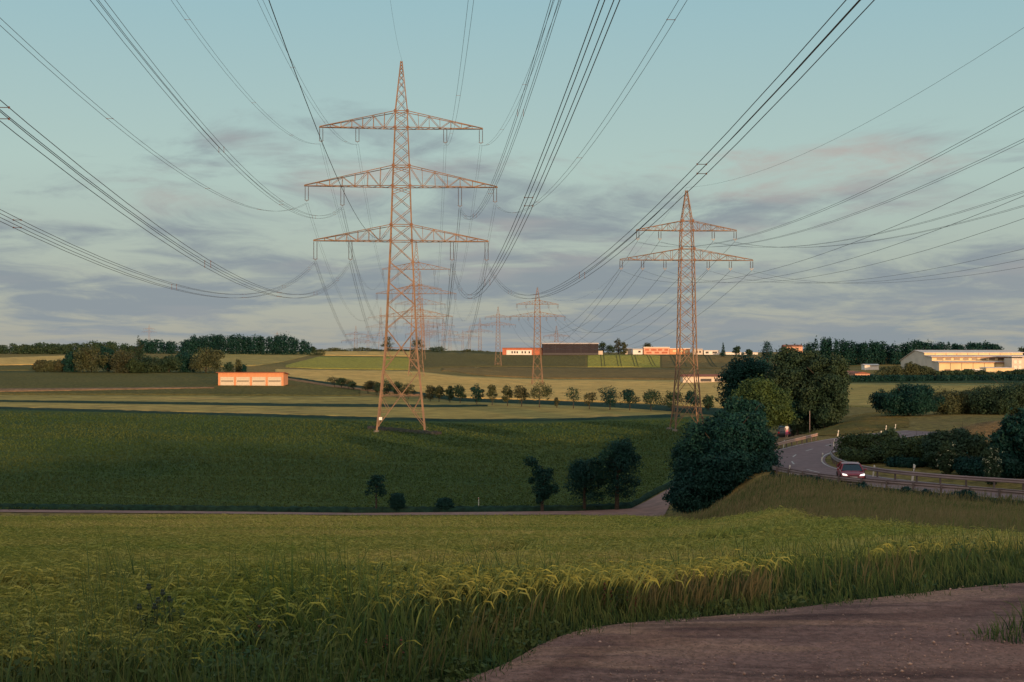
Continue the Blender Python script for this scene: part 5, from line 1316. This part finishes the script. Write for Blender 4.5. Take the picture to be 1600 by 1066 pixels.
# ------------------------------------------------------------------ guard rails, posts and signs
m_zinc = simple('galvanised_rail', (.26,.20,.20), .55, .2, .25, .8, spec=.3)
m_zpost = simple('rail_post', (.13,.10,.10), .7, .1, .3, 1.5)
m_post = simple('road_post_white', (.55,.53,.50), .6, 0, .12, 3)
m_black = simple('black_plastic', (.015,.015,.017), .6, 0, .1)
m_refl = simple('reflector', (.75,.75,.70), .3, 0, .05)
def rail(name, label, pts, height, step, side, group, mat=m_zinc):
    P = catmull(pts, 10); q = np.concatenate([[0], np.cumsum(np.hypot(*np.diff(P, axis=0).T))]); n = int(q[-1]/.5)+2
    s = np.linspace(0, q[-1], n); P = np.stack([np.interp(s, q, P[:,0]), np.interp(s, q, P[:,1])], 1)
    T = np.gradient(P, axis=0); T /= np.linalg.norm(T, axis=1)[:,None]; Nn = np.stack([-T[:,1], T[:,0]], 1)*side
    zg = np.full(len(P), ROADZ-.03); mid = len(P)//2
    t = thing(name, label, 'guard rail', (P[mid,0], P[mid,1], ROADZ), 0, group); o = np.array([P[mid,0], P[mid,1], ROADZ])
    prof_ = [(0,-.155),(.07,-.11),(.07,-.06),(.0,-.02),(.0,.02),(.07,.06),(.07,.11),(0,.155)]
    V = np.stack([np.concatenate([P+Nn*a, (zg+height-.155+b)[:,None]], 1) for a, b in prof_], 1); k = len(prof_)
    V2 = V-np.concatenate([Nn*.012, np.zeros((len(P),1))], 1)[:,None,:]
    i = np.arange(len(P)-1)[:,None]*k+np.arange(k-1)[None,:]; Fc = np.stack([i, i+1, i+k+1, i+k], -1).reshape(-1, 4)
    VV = np.concatenate([V.reshape(-1,3), V2.reshape(-1,3)])-o
    link('rail', np_mesh('rail', VV, np.concatenate([Fc, Fc[:,::-1]+len(P)*k])), mat, t)
    for sp in np.arange(.6, q[-1], step):
        x, y = np.interp(sp, s, P[:,0]), np.interp(sp, s, P[:,1]); nx, ny = np.interp(sp, s, Nn[:,0]), np.interp(sp, s, Nn[:,1])
        x, y = x-nx*.11, y-ny*.11
        MB().bar((x-o[0],y-o[1],-1.0), (x-o[0],y-o[1],height-.02), .11).build('post', m_zpost, t)
    return t
def rp(lst, off=0): return [((x-CX)/F*dd, dd) for x, dd in lst]
NEAR_R = [(44.5,70.5),(38,78),(33.3,83.2),(31.4,85.2),(28.3,88),(25.3,91),(23.0,94.2),(21.4,98.2),(20.6,101.5)]
rail('guard_rail', 'long near guard rail on low posts above the grassy bank', NEAR_R, .75, 2.0, -1, 'guard rails')
FARR = [(50,78),(41,85.5),(36.2,90),(32.2,93.2),(29.2,97),(27.9,100),(27.35,104),(27.5,109),(28.6,115)]
rail('guard_rail', 'far guard rail passing behind the red car and round the inner bend', FARR, .78, 2.0, 1, 'guard rails')
OUT = [((1211-CX)/F*124.5,124.5),((1232-CX)/F*129,129),((1255-CX)/F*134,134),((1277-CX)/F*139.5,139.5)]
rail('guard_rail', 'short reddish guard rail along the outer bend before the lay by, sunlit tone in its colour', OUT, .78, 2.0, -1, 'guard rails', simple('sunlit_tone_rail', (.42,.27,.21), .6, .1, .2, .8))  # reddish tan puts the light on this rail into its colour

def delineator():
    t = thing('delineator_post', '', 'road post', (0,0,0), 0, 'white road delineator posts')
    body = [(-.06,-.05),(.06,-.05),(.0,.06)]
    MB().prism(body, 'z', -.25, .62).build('shaft', m_post, t)
    MB().prism([(a*1.04,b*1.04) for a,b in body], 'z', .62, .82).build('black_band', m_black, t)
    MB().add([(-.06,-.05,.82),(.06,-.05,.82),(0,.06,.82),(-.06,-.05,.99),(.06,-.05,1.0),(0,.06,1.06)], [(0,2,1),(3,4,5),(0,1,4,3),(1,2,5,4),(2,0,3,5)]).build('cap', m_post, t)
    MB().box(-.022,.022,-.062,-.0535,.65,.79).build('reflector', m_refl, t); return t
DL = [(1231,100.0,1.25,'leaning delineator post at the near guard rail beside the broad dark tree'), (1213,125.5,.7,'low delineator post at the left end of the short reddish rail'),
      (1223.5,128.5,1.1,'delineator post behind the short reddish rail by the lay by'), (1308,143.5,1.2,'delineator post in the dry grass on the outside of the bend'),
      (1301.5,130.6,1.1,'delineator post at the inner edge of the road past the bend'), (1283,113.0,1.1,'delineator post at the tip of the inner bend'),
      (1363,99.8,1.25,'delineator post just right of the red car'), (1424,96.5,1.75,'large bright white delineator post at the far guard rail'),
      (1375,143.5,1.1,'delineator post half hidden by the thicket past the bend'), (1383,153,1.15,'delineator post in the thicket beside the receding road'),
      (1397.5,155.5,1.15,'farthest delineator post where the road leaves to the right')]
dl = delineator()
for k, (x, d, s, lab) in enumerate(DL):
    o = dl if k == 0 else copy_tree(dl); X, Y, Z = at(x, d); o.location = (X, Y, Z); o.scale = (s*.85, s*.85, s*.72); o['label'] = lab
    if k == 0: o.rotation_euler = (0, R(9), .2)
X, Y, Z = at(1265, 168); t = thing('sign_pole', 'tall thin grey pole in the grass beside the lay by', 'pole', (X,Y,Z))
MB().lathe([(.045,-.3),(.045,2.9),(.02,2.93)], 8).build('shaft', m_zinc, t); MB().box(-.03,.03,-.07,-.045,2.2,2.85).build('narrow_sign', m_zinc, t)
X, Y, Z = at(748, 121); t = thing('marker_stake', 'thin pale stake standing in the dark field by the valley track', 'stake', (X,Y,Z))
MB().lathe([(.03,-.2),(.025,.92),(.012,.96)], 6).build('shaft', m_white, t); MB().lathe([(.034,.80),(.034,.90)], 6).build('band', m_red, t)

# ------------------------------------------------------------------ vehicles
m_redpaint = simple('red_car_paint', (.22,.022,.032), .28, 0, .1, 2, spec=.6)
m_blackpaint = simple('black_car_paint', (.012,.015,.022), .3, 0, .1, 2, spec=.6)
m_glass = simple('car_glass', (.012,.018,.026), .08, 0, .1, 2, spec=.7)
m_tyre = simple('tyre', (.018,.018,.018), .85, 0, .2, 8)
m_rim = simple('alloy_rim', (.35,.35,.36), .35, .7, .1)
m_plate = simple('number_plate', (.70,.70,.68), .5, 0, .05)
m_lampon = glow_mat('lit_headlamp', (1.0,.93,.86), 1.3)
m_lampoff = simple('headlamp_glass', (.5,.5,.5), .15, 0, .1)
m_tail = simple('tail_lamp', (.35,.01,.015), .3, 0, .1)
m_inner = simple('dark_trim', (.02,.02,.022), .7)
def car(name, label, loc, rz, paint, lit, tall=0.0, L=4.2, W=1.78):
    """nose towards -y of the car's own frame"""
    t = thing(name, label, 'car', loc, rz)
    h = L/2
    st = [  # y, half width, sill z, belt z (lower body rings, nose to tail)
      (-h,.60,.34,.52),(-h+.06,.74,.24,.62),(-h+.28,.83,.21,.74),(-h+.75,.88,.20,.84),(-h+1.15,.89,.19,.90),(-.2,.89,.19,.93),(.8,.89,.19,.95),(h-.55,.88,.21,.97),(h-.18,.84,.25,.95),(h-.03,.74,.30,.84),(h,.62,.36,.70)]
    V, n = [], 12
    for y, w_, z0, z1 in st:
        zm = z0+(z1-z0)*.55
        V += [(-w_*.82,y,z0),(-w_*.97,y,z0+.07),(-w_,y,zm),(-w_*.985,y,z1-.10),(-w_*.93,y,z1-.02),(-w_*.45,y,z1+.03),(w_*.45,y,z1+.03),(w_*.93,y,z1-.02),(w_*.985,y,z1-.10),(w_,y,zm),(w_*.97,y,z0+.07),(w_*.82,y,z0)]
    Fc = [(i*n+k,i*n+(k+1)%n,(i+1)*n+(k+1)%n,(i+1)*n+k) for i in range(len(st)-1) for k in range(n)]+[tuple(range(n))[::-1], tuple((len(st)-1)*n+k for k in range(n))]
    b = MB(); b.add(V, Fc); bo = b.build('body', paint, t, True)
    r = 1.44+tall
    A = dict(bf=(-h+1.05,.80,.90), tf=(-.45+(-.1 if tall else 0),.62,r-.06), tb=(h-1.05+(.55 if tall else 0),.61,r-.08), bb=(h-.22,.78,.95))
    def q(k, s): y, w_, z = A[k]; return (s*w_, y, z)
    # glass house with the roof as a separate shell
    g_ = MB(); g_.add([q('bf',-1),q('bf',1),q('tf',1),q('tf',-1)], [(0,1,2,3)]); g_.build('windscreen', m_glass, t)
    g_ = MB(); g_.add([q('bb',-1),q('bb',1),q('tb',1),q('tb',-1)], [(3,2,1,0)]); g_.build('rear_window', m_glass, t)
    for s in (-1, 1):
        g_ = MB(); g_.add([q('bf',s),q('tf',s),q('tb',s),q('bb',s)], [(0,1,2,3) if s < 0 else (3,2,1,0)]); g_.build('side_window', m_glass, t)
        MB().bar(q('bf',s), q('tf',s), .085).build('pillar', paint, t); MB().bar(q('tb',s), q('bb',s), .16).build('pillar', paint, t); p = MB(); mid = [(q('tf',s)[i]*.45+q('tb',s)[i]*.55) for i in range(3)]
        p.bar((s*.83,.35,.95), mid, .085); p.build('pillar', paint, t)
        mr = MB(); mr.lathe([(.02,-.09),(.075,-.05),(.08,.05),(.03,.09)], 8, 'x', (s*1.0,-h+1.32,1.0)); mr.build('mirror', paint, t)
        hl = MB(); hl.prism([(s*.42,.60),(s*.78,.63),(s*.80,.76),(s*.50,.70)], 'y', -h+.02, -h+.32); hl.build('headlight', m_lampon if lit else m_lampoff, t)
        tl = MB(); tl.prism([(s*.52,.72),(s*.80,.70),(s*.80,.93),(s*.60,.90)], 'y', h-.24, h-.015); tl.build('tail_light', m_tail, t)
        for y in (-h+.82, h-.80):
            wl = MB(); wl.lathe([(.20,-.10),(.30,-.10),(.325,-.06),(.325,.06),(.30,.10),(.20,.10)], 20, 'x', (s*.82,y,.32)); wo = wl.build('wheel', m_tyre, t)
            rm = MB(); rm.lathe([(.03,s*.105),(.20,s*.095),(.205,s*.07)], 14, 'x', (s*.82,y,.32)); rm.build('rim', m_rim, wo)
    ro = MB(); a_, b_ = A['tf'], A['tb']; ring = []
    for y, w_, z in ((a_[0]-.04,a_[1],a_[2]),(a_[0]+.3,a_[1]+.02,r),(0.4,.64,r+.02),(b_[0]-.2,b_[1]+.01,r-.02),(b_[0]+.08,b_[1],b_[2])):
        ring += [(-w_-.02,y,z-.05),(-w_*.85,y,z+.015),(0,y,z+.04),(w_*.85,y,z+.015),(w_+.02,y,z-.05)]
    ro.add(ring, [(i*5+k,i*5+k+1,(i+1)*5+k+1,(i+1)*5+k) for i in range(4) for k in range(4)]); ro.build('roof', paint, t, True)
    MB().box(-.26,.26,-h-.02,-h+.05,.42,.53).build('number_plate', m_plate, t)
    MB().box(-.40,.40,-h-.012,-h+.06,.57,.63).build('grille', m_inner, t)
    MB().box(-.62,.62,-h+.03,-h+.12,.26,.36).build('lower_intake', m_inner, t)
    return t
k = int(np.argmin(np.hypot(ROADP[:,0]-25.7, ROADP[:,1]-97.5))); T = ROADP[k]-ROADP[k+1]; T /= np.hypot(*T)
cx, cy = ROADP[k]+np.array([T[1], -T[0]])*1.25
ang = math.atan2(T[1], T[0])+math.pi/2
car('car', 'red car driving towards the camera with its headlights on', ((1329-CX)/F*96.6, 96.6, ROADZ+.01), R(-9), m_redpaint, True).scale = (1, 1, .92)
X, Y, Z = at(1225, 172); car('parked_car', 'small dark car parked in the lay by under the trees', (X, Y, Z+.08), R(168), m_blackpaint, False, .18, 3.7, 1.75)

# person beside the parked car
m_skin = simple('skin', (.45,.28,.20), .6, 0, .1); m_hair = simple('dark_hair', (.03,.022,.018), .6)
m_top = simple('white_top', (.70,.70,.68), .8, 0, .1, 8); m_pinkc = simple('pink_trousers', (.55,.13,.24), .8, 0, .15, 8)
def skin_body(name, nodes, edges, mat, parent, sub=1):
    me = bpy.data.meshes.new(name); me.from_pydata([n_[:3] for n_ in nodes], edges, []); me.update(); o = link(name, me, mat, parent)
    sk = o.modifiers.new('Skin', 'SKIN'); sk.use_smooth_shade = True
    for v, n_ in zip(me.skin_vertices[0].data, nodes): v.radius = (n_[3], n_[3] if len(n_) < 5 else n_[4])
    me.skin_vertices[0].data[0].use_root = True
    sb = o.modifiers.new('Subdivision', 'SUBSURF'); sb.levels = sub; sb.render_levels = sub; return o
X, Y, Z = at(1229.2, 169.5)
t = thing('person', 'person in a white top and pink trousers standing by the parked dark car', 'person', (X, Y, Z+.07), R(15))
n_ = [(0,0,.93,.135,.10),(0,0,1.10,.12,.09),(0,0,1.30,.15,.10),(0,0,1.44,.10,.08),(0,-.01,1.50,.052),(0,-.015,1.56,.065),(0,-.02,1.63,.082,.092),(0,-.015,1.71,.060,.07),
      (.095,0,.86,.088),(.10,-.03,.50,.062),(.10,.02,.10,.040),(.10,-.12,.035,.036),(-.095,0,.86,.088),(-.12,-.06,.50,.062),(-.13,.02,.10,.040),(-.13,-.12,.035,.036),
      (.18,0,1.41,.052),(.25,.02,1.14,.040),(.24,-.10,.92,.028),(-.18,0,1.41,.052),(-.26,.03,1.14,.040),(-.24,-.09,.92,.028)]
e_ = [(0,1),(1,2),(2,3),(3,4),(4,5),(5,6),(6,7),(0,8),(8,9),(9,10),(10,11),(0,12),(12,13),(13,14),(14,15),(3,16),(16,17),(17,18),(3,19),(19,20),(20,21)]
for s, base in ((1,18),(-1,21)):
    bx, by, bz = n_[base][:3]; pi_ = len(n_); n_.append((bx,by-.035,bz-.06,.030,.018)); e_.append((base, pi_))
    for j, (fx, ln_) in enumerate(((-.026,.065),(-.009,.078),(.009,.074),(.025,.060))):
        i0 = len(n_); n_.append((bx+fx,by-.05,bz-.10,.010)); n_.append((bx+fx,by-.062,bz-.10-ln_*.55,.009)); n_.append((bx+fx,by-.05,bz-.10-ln_,.007)); e_ += [(pi_,i0),(i0,i0+1),(i0+1,i0+2)]
    i0 = len(n_); n_.append((bx-s*.035,by-.06,bz-.06,.011)); n_.append((bx-s*.045,by-.08,bz-.10,.009)); e_ += [(pi_,i0),(i0,i0+1)]
skin_body('body', n_, e_, m_skin, t, 2)
skin_body('white_top', [(0,0,1.02,.15,.115),(0,0,1.12,.135,.105),(0,0,1.30,.165,.115),(0,0,1.42,.125,.095),(.18,0,1.41,.066),(.235,.015,1.22,.056),(-.18,0,1.41,.066),(-.24,.02,1.22,.056)], [(0,1),(1,2),(2,3),(3,4),(4,5),(3,6),(6,7)], m_top, t, 2)
skin_body('trousers', [(0,0,1.0,.150,.115),(0,0,.92,.152,.118),(.095,0,.84,.10),(.10,-.03,.50,.078),(.10,.01,.30,.064),(-.095,0,.84,.10),(-.12,-.06,.50,.078),(-.13,0,.30,.064)], [(0,1),(1,2),(2,3),(3,4),(1,5),(5,6),(6,7)], m_pinkc, t, 2)
hm = MB(); hm.lathe([(.02,.12),(.075,.09),(.098,.03),(.098,-.02),(.085,-.08),(.06,-.10)], 12, 'z', (0,.012,1.665)); hm.build('hair', m_hair, t, True)
fc = MB()
for s in (-1, 1): fc.lathe([(.002,-.007),(.011,0),(.002,.007)], 8, 'y', (s*.033,-.108,1.645))
fc.build('eyes', m_hair, t)
fc = MB(); fc.lathe([(.002,-.022),(.013,-.01),(.009,.02),(.002,.03)], 6, 'z', (0,-.118,1.615)); fc.build('nose', m_skin, t)
fc = MB(); fc.box(-.024,.024,-.110,-.100,1.575,1.583); fc.build('mouth', m_pinkc, t)

SC.cycles.max_bounces = 6; SC.cycles.transparent_max_bounces = 8
